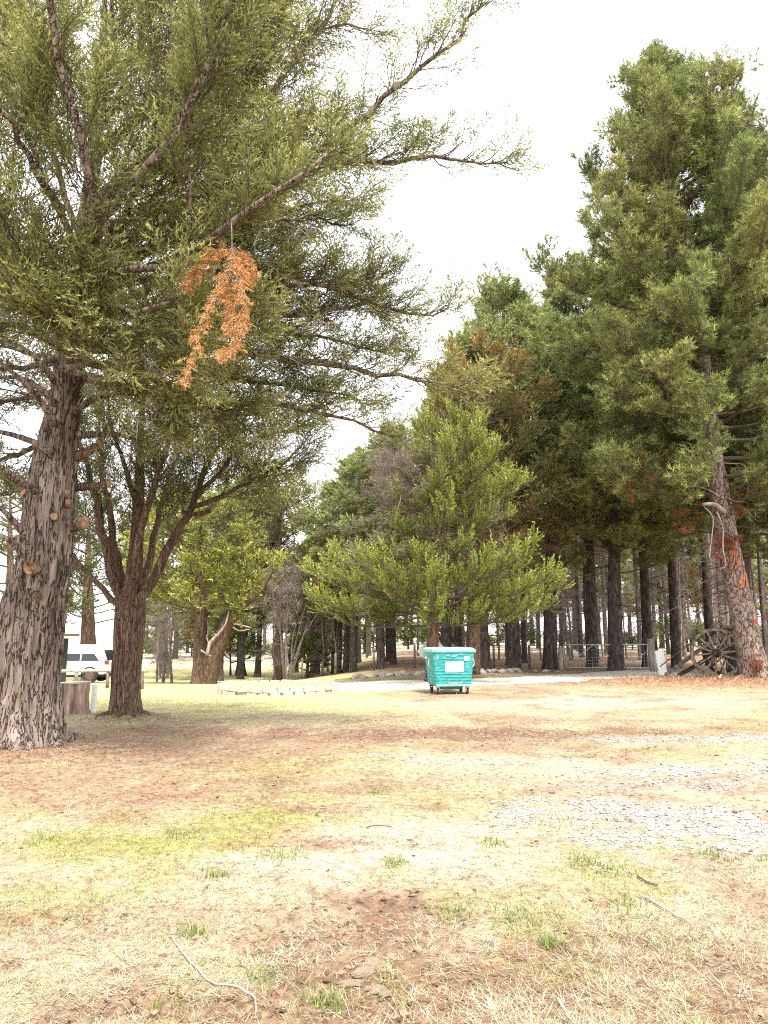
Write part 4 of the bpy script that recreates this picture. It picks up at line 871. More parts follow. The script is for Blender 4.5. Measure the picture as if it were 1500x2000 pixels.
lid = frus(Geo(), 1.25, 1.04, 1.222, 1.14, .90, 1.262).build('lid', 'lid', bin_); bevel(lid, .03, 3)
for x in (-.35, 0, .35): bevel(Geo().box((x, .05, 1.262), (.07, .7, .02)).build('ridge', 'lid', lid), .01)
tilt = math.atan2(.10, .94); Rx = np.array([[1, 0, 0], [0, math.cos(tilt), -math.sin(tilt)], [0, math.sin(tilt), math.cos(tilt)]])
def face(name, x, z, w, h, m, par, out=.012, t=.008): 
    g = Geo(); g.box((x, fy_(z) - out, z), (w, t, h), Rx); return bevel(g.build(name, m, par), .002, 1)
lab = face('label_panel', 0.02, .74, .52, .285, 'whitepaint', bin_, .014)
st = face('sticker', .37, .965, .15, .11, 'whitepaint', bin_, .014)
for k, (x, z, w, h) in enumerate([(-.17, 1.055, .13, .045), (-.02, 1.03, .16, .05), (.06, 1.06, .10, .04), (.20, 1.075, .12, .03), (-.25, .99, .06, .05), (-.47, 1.0, .05, .13), (-.45, .72, .06, .05), (-.43, .46, .05, .06)]):
    gq_ = Geo(); n_ = 10; rr = np.random.default_rng(500 + k)
    V = [A(x + w / 2 * math.cos(t) * rr.uniform(.6, 1.2), fy_(z) - .0185 - .10 / .94 / 2 * 0, z + h / 2 * math.sin(t) * rr.uniform(.6, 1.2)) for t in np.linspace(0, 2 * math.pi, n_, endpoint=False)]
    V = [A(v[0], fy_(v[2]) - .017, v[2]) for v in V]; B_ = [v + A(0, .02, 0) for v in V]
    gq_.add(V + B_ + [np.mean(V, 0)], [[2 * n_, q, (q + 1) % n_] for q in range(n_)], [[q, n_ + q, n_ + (q + 1) % n_, (q + 1) % n_] for q in range(n_)]); gq_.build('scuff', 'teal_worn', bin_)
# worn raised lettering low on the front (not readable in the photograph)
for k in range(11):
    x = -.20 + k * .037 + .004 * math.sin(k * 7); h = .028 + .012 * abs(math.sin(k * 3.1)); o = face('worn_lettering', x + .06, .305, .024, h, 'lid', bin_, .018, .012)
o = face('front_ledge', .0, .245, .98, .05, 'teal_worn', bin_, .012, .03)
o = frus(Geo(), .56, .5, .12, .66, .6, .215).build('drain_tray', 'tealdark', bin_); bevel(o, .02)
for sx in (-1, 1):
    g = Geo(); g.tube([A(sx * .58, 0, .98), A(sx * .70, 0, .98)], .028, 10); g.build('lifting_pin', 'lid', bin_, smooth=True)
    g = Geo(); g.tube(smooth_path([A(sx * .59, -.25, .72), A(sx * .65, -.25, .78), A(sx * .65, -.25, .92), A(sx * .6, -.25, .98)], 10), .014, 8); g.build('handle', 'lid', bin_, smooth=True)
for sx in (-1, 1):
    for sy in (-1, 1):
        cst = thing('caster', None, None); cst.parent = bin_
        x, y = sx * .43, sy * .31; a = .5 * sx
        tq = Geo(); tq.box((x, y, .20), (.13, .11, .03)); tq.box((x - .035, y, .135), (.014, .09, .12)); tq.box((x + .035, y, .135), (.014, .09, .12)); bevel(tq.build('bracket', 'galv' if sy < 0 else 'iron', cst), .004)
        g = Geo(); g.tube([A(x - .026, y + .02, .082), A(x - .02, y + .02, .082), A(x + .02, y + .02, .082), A(x + .026, y + .02, .082)], [.072, .085, .085, .072], 20); g.build('wheel', 'rubber', cst, smooth=False)
for c in [o for o in bpy.data.objects if o.name.startswith('caster')]:
    for k in ('label', 'category'):
        if k in c: del c[k]

# ---- grey diamond sign nailed behind the young cypress
sp_ = P(845, 1272, Y3 + .30)
sg = thing('diamond_sign', 'pale grey diamond-shaped metal sign behind the trunk of the young cypress', 'sign', (sp_[0], sp_[1], sp_[2] - .55))
g = Geo(); h = .56; g.add([(0, 0, .55 + h), (h, 0, .55), (0, 0, .55 - h), (-h, 0, .55), (0, .006, .55 + h), (h, .006, .55), (0, .006, .55 - h), (-h, .006, .55)], None, [[3, 2, 1, 0], [4, 5, 6, 7], [0, 1, 5, 4], [1, 2, 6, 5], [2, 3, 7, 6], [3, 0, 4, 7]]); g.build('plate', 'signgrey', sg)
for z in (.3, .8): g = Geo(); g.tube([A(0, -.03, z), A(0, .02, z)], .02, 8); g.build('bolt', 'galv', sg)

# ---- old cart: two big spoked wheels, axle, pole and rods
wc = P(1400, 1281, 28.3); ax = nrm(A(.60, .85, .0)); wr = .93
gzc = gheight(wc[0], wc[1])[0]; wc[2] = gzc + wr - .05
cart = thing('wagon_wheels', 'pair of weathered spoked wagon wheels on an axle with timber shafts, beside the leaning pine', 'cart', (wc[0], wc[1], gzc)); co = A(*cart.location)
def wheel(c, yaw, wm='littimber'):
    wt = thing('wheel', None, None); wt.parent = cart; del_keys = [k for k in ('label', 'category') if k in wt]
    n = nrm(ax); u = nrm(np.cross(n, A(0, 0, 1))); w = np.cross(u, n); N = 56; th = np.linspace(0, 2 * math.pi, N, endpoint=False); g = Geo(); V = []
    for t in th:
        r_ = u * math.cos(t) + w * math.sin(t)
        for (q, d) in ((wr, -.045), (wr, .045), (wr - .105, .04), (wr - .105, -.04)): V.append(c + r_ * q + n * d)
    F = [[4 * k + a, 4 * k + (a + 1) % 4, 4 * ((k + 1) % N) + (a + 1) % 4, 4 * ((k + 1) % N) + a] for k in range(N) for a in range(4)]
    g.add(np.array(V) - co, None, F); g.build('rim', wm, wt)
    g = Geo(); V = []
    for t in th:
        r_ = u * math.cos(t) + w * math.sin(t)
        for (q, d) in ((wr + .016, -.05), (wr + .016, .05), (wr + .002, .05), (wr + .002, -.05)): V.append(c + r_ * q + n * d)
    g.add(np.array(V) - co, None, F); g.build('tyre', 'iron', wt)
    g = Geo(); g.tube(np.array([c - n * .24, c - n * .22, c - n * .10, c, c + n * .10, c + n * .2]) - co, [.085, .11, .14, .165, .14, .1], 20); hb_ = g.build('hub', 'timber_dark_shade', wt, smooth=True)
    g = Geo(); g.tube(np.array([c - n * .275, c - n * .235]) - co, .062, 14); g.build('hub_cap', 'iron', wt)
    for k in range(14):
        t = 2 * math.pi * (k + .25 + yaw) / 14; r_ = u * math.cos(t) + w * math.sin(t); g = Geo(); beam(g, c + r_ * .13 - co, c + r_ * (wr - .09) - co, .06, .065, n); bevel(g.build('spoke', wm, wt), .012)
M['timber_dark_shade'] = mat('dark_shade_timber', (.016, .012, .010), (.06, .047, .038), .95, 9, bump=.4)  # dark hub timber, also shade put into the rear wheel and one shaft
M['littimber'] = mat('wheel_timber_lit', (.06, .048, .038), (.36, .30, .24), .95, 9, bump=.5)  # paler copy of the cart timber, light on the front wheel coloured in
wheel(wc, 0); wheel(wc + ax * 1.45 + A(.12, 0, 0), .4, 'timber_dark_shade')
g = Geo(); beam(g, wc - co + ax * .1, wc - co + ax * 1.4 + A(.12, 0, 0), .13); bevel(g.build('axle', 'oldtimber', cart), .02)
def gpt(px, py, Y, lift=0):
    p = P(px, py, Y); p[2] = gheight(p[0], p[1])[0] + lift; return p
for a, b in [(gpt(1300, 1322, 28.6, .05), P(1437, 1217, 30.0)), (gpt(1325, 1324, 28.9, .06), P(1445, 1250, 30.4))]:
    g = Geo(); beam(g, a - co, b - co, .11, .14); bevel(g.build('shaft', 'timber_dark_shade' if a[0] > 11.2 else 'oldtimber', cart), .02)
g = Geo(); g.tube(np.array([P(1289, 1302, 28.6), P(1347, 1257, 28.9), P(1416, 1207, 29.3)]) - co, .022, 7); g.build('rod', 'iron', cart, smooth=True)
g = Geo(); g.tube(np.array([P(1403, 1213, 29.2), P(1418, 1228, 29.2)]) - co, .02, 6); g.build('rod', 'iron', cart)

# ---- gate, posts, fence, white board
gl_, gr_ = P(1099, 1306, 34.6), P(1268, 1304, 34.2)
for p in (gl_, gr_): p[2] = gheight(p[0], p[1])[0]
gate = thing('farm_gate', 'galvanised pipe farm gate with V-shaped braces and wire mesh, closed across the track', 'gate', gl_); go = gl_
def gp(t, z): return gl_ + (gr_ - gl_) * t + A(0, 0, z) - go
for a, b, nm in [((.02, 1.13), (1, 1.17), 'top_rail'), ((.02, .10), (1, .12), 'bottom_rail'), ((.02, .1), (.02, 1.13), 'end_stile'), ((.99, .12), (.99, 1.17), 'end_stile')]:
    g = Geo(); g.tube([gp(*a), gp(*b)], .026, 8); g.build(nm, 'galv', gate, smooth=True)
for a, b in [((.03, .14), (.36, 1.12)), ((.37, 1.12), (.73, .13)), ((.73, .13), (.98, .85))]:
    g = Geo(); g.tube([gp(*a), gp(*b)], .021, 7); g.build('brace', 'galv', gate, smooth=True)
for z in (.28, .42, .56, .72, .9): g = Geo(); g.tube([gp(.02, z), gp(.99, z + .02)], .006, 4); g.build('wire', 'galv', gate)
for k in range(1, 20): g = Geo(); g.tube([gp(k / 20, .11), gp(k / 20, 1.14)], .004, 4); g.build('wire', 'galv', gate)
def post(name, label, p, r, h, m='paletimber', cat='post', lean=(0, 0), group=None, flat=True):
    g = Geo(); pts = np.array([[0, 0, -.15], [lean[0] * .3, lean[1] * .3, h * .3], [lean[0] * .7, lean[1] * .7, h * .7], [lean[0], lean[1], h]]); g.tube(pts, [r * 1.05, r, r * .98, r * .95], 14, disp=bark_disp(.16, 3, .4, int(abs(p[0]) * 7 + 3)))
    o = g.build(name, m, smooth=True); o.location = tuple(float(c) for c in p); return tag(o, label, cat, group)
q = gpt(1277, 1316, 33.2); post('gate_post', 'thick old split timber post at the right end of the gate', q, .16, 1.42, 'paletimber', lean=(-.06, 0))
q = gpt(1096, 1308, 34.6); post('gate_post', 'pale timber post at the left end of the gate', q, .12, 1.05)
q = gpt(1293, 1320, 30.5); g = Geo(); g.box((0, 0, .45), (.34, .045, 1.06), np.array([[1, 0, -.10], [0, 1, .04], [.10, 0, 1]])); o = bevel(g.build('white_board', 'whitepaint'), .008); o.location = tuple(q); tag(o, 'upright white painted board leaning between the old gate post and the cart', 'board')
fpos = [gpt(x, 1310, Y) for x, Y in ((1096, 34.6), (1035, 35.2), (965, 35.8), (890, 36.4), (810, 37), (730, 37.8), (655, 38.6), (590, 39.5))]
fence = thing('wire_fence', 'low post-and-wire fence along the forest edge behind the row of stones', 'fence', fpos[0])
for p in fpos[1:]:
    g = Geo(); g.tube(np.array([p - A(0, 0, .1), p + A(0, 0, 1.1)]) - fpos[0], [.06, .055], 9, disp=bark_disp(.1, 2, .5, 4)); g.build('post', 'oldtimber', fence, smooth=True)
for z in (.25, .5, .75, 1.0):
    g = Geo(); pts = []
    for k in range(len(fpos) - 1):
        for t in (0, .5): pts.append(fpos[k] * (1 - t) + fpos[k + 1] * t + A(0, 0, z - .02 * (t == .5)) - fpos[0])
    pts.append(fpos[-1] + A(0, 0, z) - fpos[0]); g.tube(np.array(pts), .0035, 4); g.build('wire', 'iron', fence)
q0 = gpt(1277, 1316, 33.2); q1 = gpt(1420, 1300, 34); q2 = gpt(1620, 1300, 34)
f2_ = thing('wire_fence', 'sagging wire fence running right from the old gate post behind the cart', 'fence', q0)
for p in (q1, q2): g = Geo(); g.tube(np.array([p - A(0, 0, .1), p + A(0, 0, 1.1)]) - q0, .06, 9); g.build('post', 'oldtimber', f2_, smooth=True)
for z in (.3, .6, .95): g = Geo(); g.tube(np.array([A(0, 0, z + .1), q1 - q0 + A(0, 0, z), q2 - q0 + A(0, 0, z)]), .0035, 4); g.build('wire', 'iron', f2_)

# ---- row of rocks edging the road
M['rock'] = mat('pale_rock', (.22, .185, .15), (.50, .445, .385), .95, 6, bump=.6, bscale=14)
def rock_mesh(seed, sub=2):
    import bmesh
    bm = bmesh.new(); bmesh.ops.create_icosphere(bm, subdivisions=sub, radius=1)
    for v in bm.verts:
        n = fbm(A(v.co.x * 1.3 + seed * 9 + 20), A(v.co.y * 1.3 + v.co.z * 1.7 + 20), seed, 3)[0]; v.co *= .6 + .75 * n; v.co.x *= 1.25; v.co.z *= .7
    me = bpy.data.meshes.new('rock'); bm.to_mesh(me); bm.free(); me.materials.append(M['rock']); return me
rmesh = [rock_mesh(k + 1) for k in range(6)]; rk = np.random.default_rng(66)
for k in range(46):
    px = rk.uniform(668, 832) if k < 22 else rk.uniform(928, 1092); Yd = np.interp(px, [668, 832, 928, 1092], [30.8, 31.2, 31.8, 33.6]) + rk.normal() * .35
    p = P(px, 1315, Yd); z = gheight(p[0], p[1])[0]; o = bpy.data.objects.new('rock', rmesh[int(rk.integers(6))]); COL.objects.link(o); s_ = rk.uniform(.07, .19) * (1 if px < 900 else .85)
    o.location = (p[0], p[1], z + s_ * .3); o.scale = (s_, s_, s_); o.rotation_euler = (rk.normal() * .3, rk.normal() * .3, rk.uniform(0, 6.28))
    tag(o, 'small pale rock in the stone row left of the bin' if px < 900 else 'small pale rock in the stone row between the bin and the gate', 'rock', 'stone row left of the bin' if px < 900 else 'stone row right of the bin')

# ---- round stone kerb
rc = G(530, 1357); rc[1] += 1.35; rc[2] = terrain(rc[0], rc[1])
pl = thing('stone_ring', 'low round bed edged with pale stone blocks on the far lawn', 'planter', rc)
g = Geo(); N = 40; Rr = 1.72
th = np.linspace(0, 2 * math.pi, N, endpoint=False); V = [(Rr * .88 * math.cos(t), Rr * .88 * math.sin(t), .22 + .02 * math.sin(5 * t)) for t in th] + [(0, 0, .28)]
g.add(V, [[N, k, (k + 1) % N] for k in range(N)], None, A(.36, .32, .14)); g.build('bed_soil', 'ground', pl, smooth=True)
M['kerb'] = mat('pale_kerb_stone', (.30, .255, .18), (.50, .44, .35), .95, 5, bump=.7)
rk = np.random.default_rng(9)
g = Geo(); V = [(r_ * math.cos(t), r_ * math.sin(t), z) for (r_, z) in ((Rr + .06, -.1), (Rr + .06, .19), (Rr - .2, .19)) for t in th]
g.add(V, None, [[q * N + k, q * N + (k + 1) % N, (q + 1) * N + (k + 1) % N, (q + 1) * N + k] for q in range(2) for k in range(N)]); g.build('mortar_core', M['kerb'], pl)
for c in range(2):
    n_ = 34 - 4 * c
    for k in range(n_):
        a0 = 2 * math.pi * (k + .5 * c) / n_; w = 2 * math.pi * Rr / n_ * rk.uniform(.86, .97); g = Geo(); hh = .14; g.box((0, 0, 0), (.22 + rk.normal() * .03, w * rk.uniform(.92, 1.08), hh * rk.uniform(.88, 1.1)), rotz(a0 + rk.normal() * .06), rk.uniform(.86, .96))
        o = bevel(g.build('stone', 'kerb', pl), .02); o.location = (Rr * math.cos(a0) * (1 + rk.normal() * .006), Rr * math.sin(a0) * (1 + rk.normal() * .006), .05 + c * .135); o.rotation_euler = (rk.normal() * .05, rk.normal() * .05, 0)

# ---- stump, white peg
sp2 = G(141, 1392); 
stump = thing('tree_stump', 'cut grey-brown tree stump with flat pale top, between the two left trunks', 'stump', sp2)
pts = np.array([[0, 0, -.08], [0, 0, .05], [0, 0, .2], [0, 0, .4], [0, 0, .62]]); pts = smooth_path(pts, 26)
M['stumpbark'] = mat('stump_wood', (.10, .06, .045), (.50, .40, .33), .95, 6, (1, 1, .12), .8, 14, c3=(.30, .21, .165), bdist=.03)
Geo().tube(pts, np.interp(np.linspace(0, 1, 26), [0, .2, .6, 1], [.37, .345, .325, .335]), 48, disp=bark_disp(.12, 3.2, .3, 31, .08, 6, .2)).build('trunk', 'stumpbark', stump, smooth=True)
g = Geo(); N = 30; th = np.linspace(0, 2 * math.pi, N, endpoint=False); V = [(.325 * (1 + .04 * math.sin(4 * t)) * math.cos(t), .325 * (1 + .04 * math.sin(4 * t)) * math.sin(t), z + .012 * math.cos(t)) for z in (.60, .632) for t in th] + [(0, 0, .634)]
g.add(V, [[2 * N, N + k, N + (k + 1) % N] for k in range(N)], [[k, (k + 1) % N, N + (k + 1) % N, N + k] for k in range(N)]); g.build('cut_top', 'deadwood', stump)
p = G(182, 1391); g = Geo(); g.box((0, 0, .26), (.10, .08, .62)); o = bevel(g.build('white_peg', 'whitepaint'), .01); o.location = tuple(p); tag(o, 'short white painted peg beside the stump', 'post')

# ---- low rail barrier
ends = [(100, 1345), (148, 1345), (209, 1344), (277, 1346)]
rp = [G(x, y) for x, y in ends]; rb = thing('rail_barrier', 'low log rail on short posts in front of the white car', 'barrier', rp[0]); rt0 = rp[0]
topz = [P(x, y, rp[k][1])[2] for k, (x, y) in enumerate([(100, 1312), (148, 1312), (209, 1311), (277, 1312)])]
for k, p in enumerate(rp):
    g = Geo(); g.tube(np.array([p - A(0, 0, .12), A(p[0], p[1], topz[k] - .02)]) - rt0, [.065, .06], 10); g.build('post', 'oldtimber', rb, smooth=True)
g = Geo(); g.tube(np.array([A(p[0] + (-.3 if k == 0 else (.15 if k == 3 else 0)), p[1], topz[k] + .03) for k, p in enumerate(rp)]) - rt0, .06, 10); g.build('rail', 'paletimber', rb, smooth=True)

# ---- dark shed behind the old trunk
sb = P(134, 1250, 35.2); sb[1] = 33.4; sb[2] = terrain(sb[0], sb[1])
sh = thing('shed', 'small dark shed with brown overhanging roof, half hidden by the old trunk', 'shed', sb)
g = Geo(); g.box((-1.25, .9, .95), (2.5, 1.8, 2.2)); g.build('wall', 'shed', sh)
for k in range(12): g = Geo(); g.box((-.1 - k * .21, -.015, .95), (.195, .03, 2.18)); g.build('board', 'shed', sh)
for k in range(8): g = Geo(); g.box((.015, .12 + k * .215, .95), (.03, .2, 2.18)); g.build('board', 'shed', sh)
g = Geo(); g.box((-1.15, .9, 2.16), (3.0, 2.6, .12), basis((1, 0, .03))); bevel(g.build('roof', 'roof', sh), .01)
g = Geo(); g.box((-1.15, -.42, 2.12), (3.0, .03, .2)); g.build('fascia', 'roof', sh)

# ---- white off-road car, tail to the right
cr = P(208, 1340, 40); cr[2] = terrain(cr[0], cr[1]); CW = .93
car = thing('parked_car', 'white four-wheel-drive wagon parked beside the dark shed, rear to the right', 'car', (cr[0] - 2.38, cr[1] + .9, cr[2]), 0)
st_ = [  # x (rear positive), z bottom, belt z, roof z, belt half width, roof half width
    (2.38, .52, .98, 1.02, .86, .84), (2.30, .46, 1.02, 1.14, .91, .84), (2.16, .44, 1.03, 1.50, .93, .79), (2.02, .42, 1.04, 1.80, .93, .76), (1.80, .42, 1.04, 1.88, .93, .75), (.8, .40, 1.04, 1.92, .93, .76), (-.3, .40, 1.03, 1.90, .93, .75), (-.62, .40, 1.03, 1.84, .93, .74), (-1.25, .40, 1.03, 1.18, .92, .84), (-1.4, .42, 1.02, 1.12, .92, .84), (-2.2, .44, .98, 1.04, .90, .80), (-2.42, .5, .86, .90, .82, .7)]
V = []; n_ = 12
for (x, zb, zl, zr, wb, wr_) in st_:
    zz = [(zb, wb * .88), (zb + .06, wb * .96), ((zb + zl) / 2, wb), (zl, wb * .985), (zr - .06 if zr - zl > .2 else zr - .03, wr_), (zr, wr_ * .86)]
    V += [(x, -w, z) for z, w in zz] + [(x, w, z) for z, w in reversed(zz)]
F4 = [[i_ * n_ + k, i_ * n_ + (k + 1) % n_, (i_ + 1) * n_ + (k + 1) % n_, (i_ + 1) * n_ + k] for i_ in range(len(st_) - 1) for k in range(n_)]
caps = []
for b0 in (0, (len(st_) - 1) * n_):
    for k in range(5): caps.append([b0 + k, b0 + k + 1, b0 + n_ - 2 - k, b0 + n_ - 1 - k])
g = Geo(); g.add(V, None, F4 + caps); cb = g.build('body', 'carwhite', car); bevel(cb, .03, 2)
def side(x, z, s): # y on the side glass
    t = (z - 1.04) / (1.82 - 1.04); return s * (.918 + (.765 - .918) * t + .012)
for s in (-1, 1):
    for (xa, xb, xc, xd) in [(1.92, 1.60, .95, .95), (.88, .88, -.02, -.02), (-.09, -.09, -.62, -.98)]:
        z0, z1 = 1.14, 1.52; q = [(xa, side(0, z0, s), z0), (xb, side(0, z1, s), z1), (xc, side(0, z1, s), z1), (xd, side(0, z0, s), z0)]; inn = [(x, y - s * .03, z) for x, y, z in q]  # glass kept low; white body above stands for sky reflected in the panes
        g = Geo(); g.add(q + inn, None, [[0, 1, 2, 3], [7, 6, 5, 4], [0, 4, 5, 1], [1, 5, 6, 2], [2, 6, 7, 3], [3, 7, 4, 0]]); g.build('side_window', 'glass', car)
def slab(name, q, d, m):
    g = Geo(); q = [A(*a) for a in q]; inn = [a + A(*d) for a in q]; g.add(q + inn, None, [[0, 1, 2, 3], [7, 6, 5, 4], [0, 4, 5, 1], [1, 5, 6, 2], [2, 6, 7, 3], [3, 7, 4, 0]]); return g.build(name, m, car)
slab('rear_window', [(2.295, -.76, 1.16), (2.295, .76, 1.16), (2.085, .70, 1.70), (2.085, -.70, 1.70)], (-.03, 0, -.012), 'glass')
slab('windscreen', [(-1.20, -.74, 1.27), (-1.20, .74, 1.27), (-.68, .66, 1.80), (-.68, -.66, 1.80)], (.03, 0, -.02), 'glass')
for s in (-1, 1):
    g = Geo(); g.box((2.30, s * .86, 1.07), (.20, .16, .20)); bevel(g.build('tail_light', 'red', car), .03)
    g = Geo(); g.box((-2.3, s * .72, .84), (.2, .24, .14)); bevel(g.build('headlight', 'glass', car), .03)
    g = Geo(); g.box((-.85, s * 1.0, 1.16), (.12, .2, .15)); bevel(g.build('mirror', 'blackplastic', car), .03)
g = Geo(); g.box((2.37, 0, .94), (.03, .5, .12)); g.build('number_plate', 'blackplastic', car)
g = Geo(); g.box((2.36, 0, .62), (.22, 1.78, .24)); bevel(g.build('rear_bumper', 'carwhite', car), .05)
g = Geo(); g.box((2.28, 0, .45), (.2, 1.6, .16)); g.build('underbody', 'blackplastic', car)
g = Geo(); g.box((0, 0, .40), (4.4, 1.6, .2)); g.build('chassis', 'blackplastic', car)
for s in (-1, 1): g = Geo(); g.tube([A(1.7, s * .62, 1.95), A(.2, s * .62, 1.97), A(-.4, s * .62, 1.94)], .02, 6); g.build('roof_rail', 'galv', car)
for x in (1.45, -1.45):
    for s in (-1, 1):
        wt = bpy.data.objects.new('wheel', None); COL.objects.link(wt); wt.parent = car
        g = Geo(); g.tube([A(x, s * .70, .38), A(x, s * .72, .38), A(x, s * .90, .38), A(x, s * .925, .38)], [.34, .385, .385, .34], 28); g.build('tyre', 'rubber', wt)
        g = Geo(); g.tube([A(x, s * .90, .38), A(x, s * .935, .38)], [.24, .22], 20); g.build('rim', M['iron'], wt)
        g = Geo(); th = np.linspace(-.1, math.pi + .1, 20); VV = [(x + r_ * math.cos(t), s * (.945), .38 + r_ * math.sin(t)) for r_ in (.40, .47) for t in th]; VV += [(a, s * .86, c) for a, b, c in VV]
        F = [[k, k + 1, 21 + k, 20 + k] for k in range(19)] + [[20 + k, 21 + k, 61 + k, 60 + k] for k in range(19)] + [[k, k + 1, 41 + k, 40 + k] for k in range(19)]; g.add(VV, None, F); g.build('wheel_arch', 'blackplastic', car)

# pale sawn logs behind the car
lp0 = P(175, 1280, 44); lp0[2] = terrain(lp0[0], lp0[1])
for k, (a, b, r_, lb) in enumerate([((152, 1281), (153, 1262), .2, 'upright pale log end behind the car roof'), ((172, 1280), (180, 1259), .18, 'pale sawn limb slanting up behind the car roof'), ((188, 1280), (196, 1260), .16, 'thinner pale limb slanting up behind the rear of the car')]):
    p0 = P(*a, 44); p0[2] = terrain(p0[0], p0[1]); p1 = P(*b, 44); g = Geo(); g.tube(smooth_path([A(0, 0, -.1), (p1 - p0) * .5 + A(.1, 0, 0), p1 - p0], 8), np.linspace(r_ * 1.2, r_, 8), 12, disp=bark_disp(.1, 2, .5, k)); o = g.build('log', 'deadwood', smooth=True); o.location = tuple(p0); tag(o, lb, 'log')

# ---- small things on the ground
def stick(pl, r0, r1, label, m='paletimber', name='stick', fork=None):
    q = [G(x, y) for x, y in pl]; o0 = q[0].copy(); q = smooth_path(q, 22); q[:, 2] = gheight(q[:, 0], q[:, 1]) + r0 * 1.2 + .006
    g = Geo(); g.tube(q - o0, np.linspace(r0, r1, 22), 7, disp=bark_disp(.25, 1.5, 3, 5)); o = g.build(name, m, smooth=True); o.location = tuple(o0); return tag(o, label, 'stick')
stick([(332, 1840), (370, 1885), (410, 1918), (455, 1925), (488, 1940), (500, 1958), (500, 1972)], .0035, .0065, 'long bent pale stick lying on the grass at the lower left')
stick([(1250, 1752), (1290, 1778), (1340, 1806)], .007, .005, 'thin straight stick on the dry grass at the right')
stick([(1090, 1952), (1105, 1975), (1115, 1996)], .008, .006, 'short stick near the bottom edge right of centre')
stick([(1245, 1712), (1262, 1722), (1285, 1730)], .008, .006, 'short dark twig right of centre near the gravel', 'twig_dark')
stick([(715, 1618), (740, 1617), (765, 1619)], .006, .004, 'small dark twig in the middle of the grass', 'twig_dark')
stick([(1405, 1332), (1425, 1318), (1445, 1306)], .05, .035, 'pale fallen limb at the foot of the leaning pine')
stick([(1440, 1322), (1480, 1316), (1540, 1312)], .035, .02, 'brown fallen branch to the right of the leaning pine foot', 'twig')
# bone-pale chunk of root in the bare soil
p = G(712, 1890); rt_ = thing('wood_chunk', 'pale gnarled piece of root lying in bare soil near the bottom centre', 'wood', (p[0], p[1], gheight(p[0], p[1])[0])); o0 = A(*rt_.location)
M['bonewood'] = mat('pale_root', (.28, .20, .13), (.56, .46, .34), .95, 26, bump=.9)
for k, (px, py, sx, sy, sz_, rz_) in enumerate([(728, 1866, .035, .075, .03, .3), (708, 1888, .06, .035, .03, .5), (686, 1902, .055, .028, .022, .2), (738, 1908, .035, .04, .025, 1.0), (752, 1918, .03, .022, .018, .4), (720, 1905, .03, .02, .018, 0)]):
    q = G(px, py); me = rock_mesh(40 + k, 3); me.materials.clear(); me.materials.append(M['bonewood']); o = bpy.data.objects.new('root_piece', me); COL.objects.link(o); o.parent = rt_
    o.location = (q[0] - o0[0], q[1] - o0[1], gheight(q[0], q[1])[0] - o0[2] + .004); o.scale = (sx, sy, sz_); o.rotation_euler = (0, 0, rz_)

# loose gravel
rg = np.random.default_rng(71); g = Geo(); N = 90000; px_ = rg.uniform(-1.5, 6.5, N); py_ = 5.2 + 9.5 * rg.random(N) ** 1.5
m_, _, _ = ground_masks(px_, py_); keep = rg.random(N) < np.clip((m_['gravel'] - .25) * 1.2 * np.clip(3.2 * fbm(px_ * 2.4, py_ * 3.4, 303, 4) - .8, .06, 1), 0, 1) + .012; px_ = px_[keep]; py_ = py_[keep]; n_ = len(px_)
if n_ > 14000: px_ = px_[:14000]; py_ = py_[:14000]; n_ = 14000
sz = (.005 + .011 * rg.random(n_) ** 1.8) * (1 + (py_ - 5) * .035); zz = gheight(px_, py_)
V = oc[None] * (sz[:, None, None] * A(1.1, 1.1, .7)) * rg.uniform(.65, 1.3, (n_, 6, 1)); ang = rg.uniform(0, 6.28, n_); ca, sa = np.cos(ang)[:, None], np.sin(ang)[:, None]
V = np.stack([V[..., 0] * ca - V[..., 1] * sa, V[..., 0] * sa + V[..., 1] * ca, V[..., 2]], -1) + np.stack([px_, py_, zz + sz * .3], 1)[:, None]
cg = rg.uniform(.22, .50, (n_, 1)) * A(1, .955, .90) * np.where(rg.random((n_, 1)) < .18, .45, 1)
g.add(V.reshape(-1, 3), (np.arange(n_)[:, None, None] * 6 + np.array(of)[None]).reshape(-1, 3), None, np.repeat(cg, 6, 0)); o = g.build('gravel', 'stone'); tag(o, 'scattered pale gravel stones', 'gravel', kind='stuff')

# soil clods in the bare patches and litter crumbs everywhere
N = 60000; px_ = rg.uniform(-5, 5, N); py_ = 3.2 + 12 * rg.random(N) ** 1.6; m_, _, _ = ground_masks(px_, py_); keep = rg.random(N) < np.clip(m_['soil'] * .30 + m_['litter'] * .10 + .010, 0, 1); px_ = px_[keep][:9000]; py_ = py_[keep][:9000]; n_ = len(px_)
sz = np.minimum(rg.gamma(2.2, .003, n_) + .002, .014); zz = gheight(px_, py_); V = oc[None] * sz[:, None, None] * A(1.5, 1.5, .5) * rg.uniform(.5, 1.6, (n_, 6, 1)) + rg.normal(size=(n_, 6, 3)) * sz[:, None, None] * .3 + np.stack([px_, py_, zz + sz * .1], 1)[:, None]
cg = (A(.15, .092, .062) * rg.uniform(.4, 1.5, (n_, 1))); g = Geo(); g.add(V.reshape(-1, 3), (np.arange(n_)[:, None, None] * 6 + np.array(of)[None]).reshape(-1, 3), None, np.repeat(cg, 6, 0)); rm = np.array([v.co[:] for v in rmesh[2].vertices]); rmf = np.array([p.vertices[:] for p in rmesh[2].polygons])
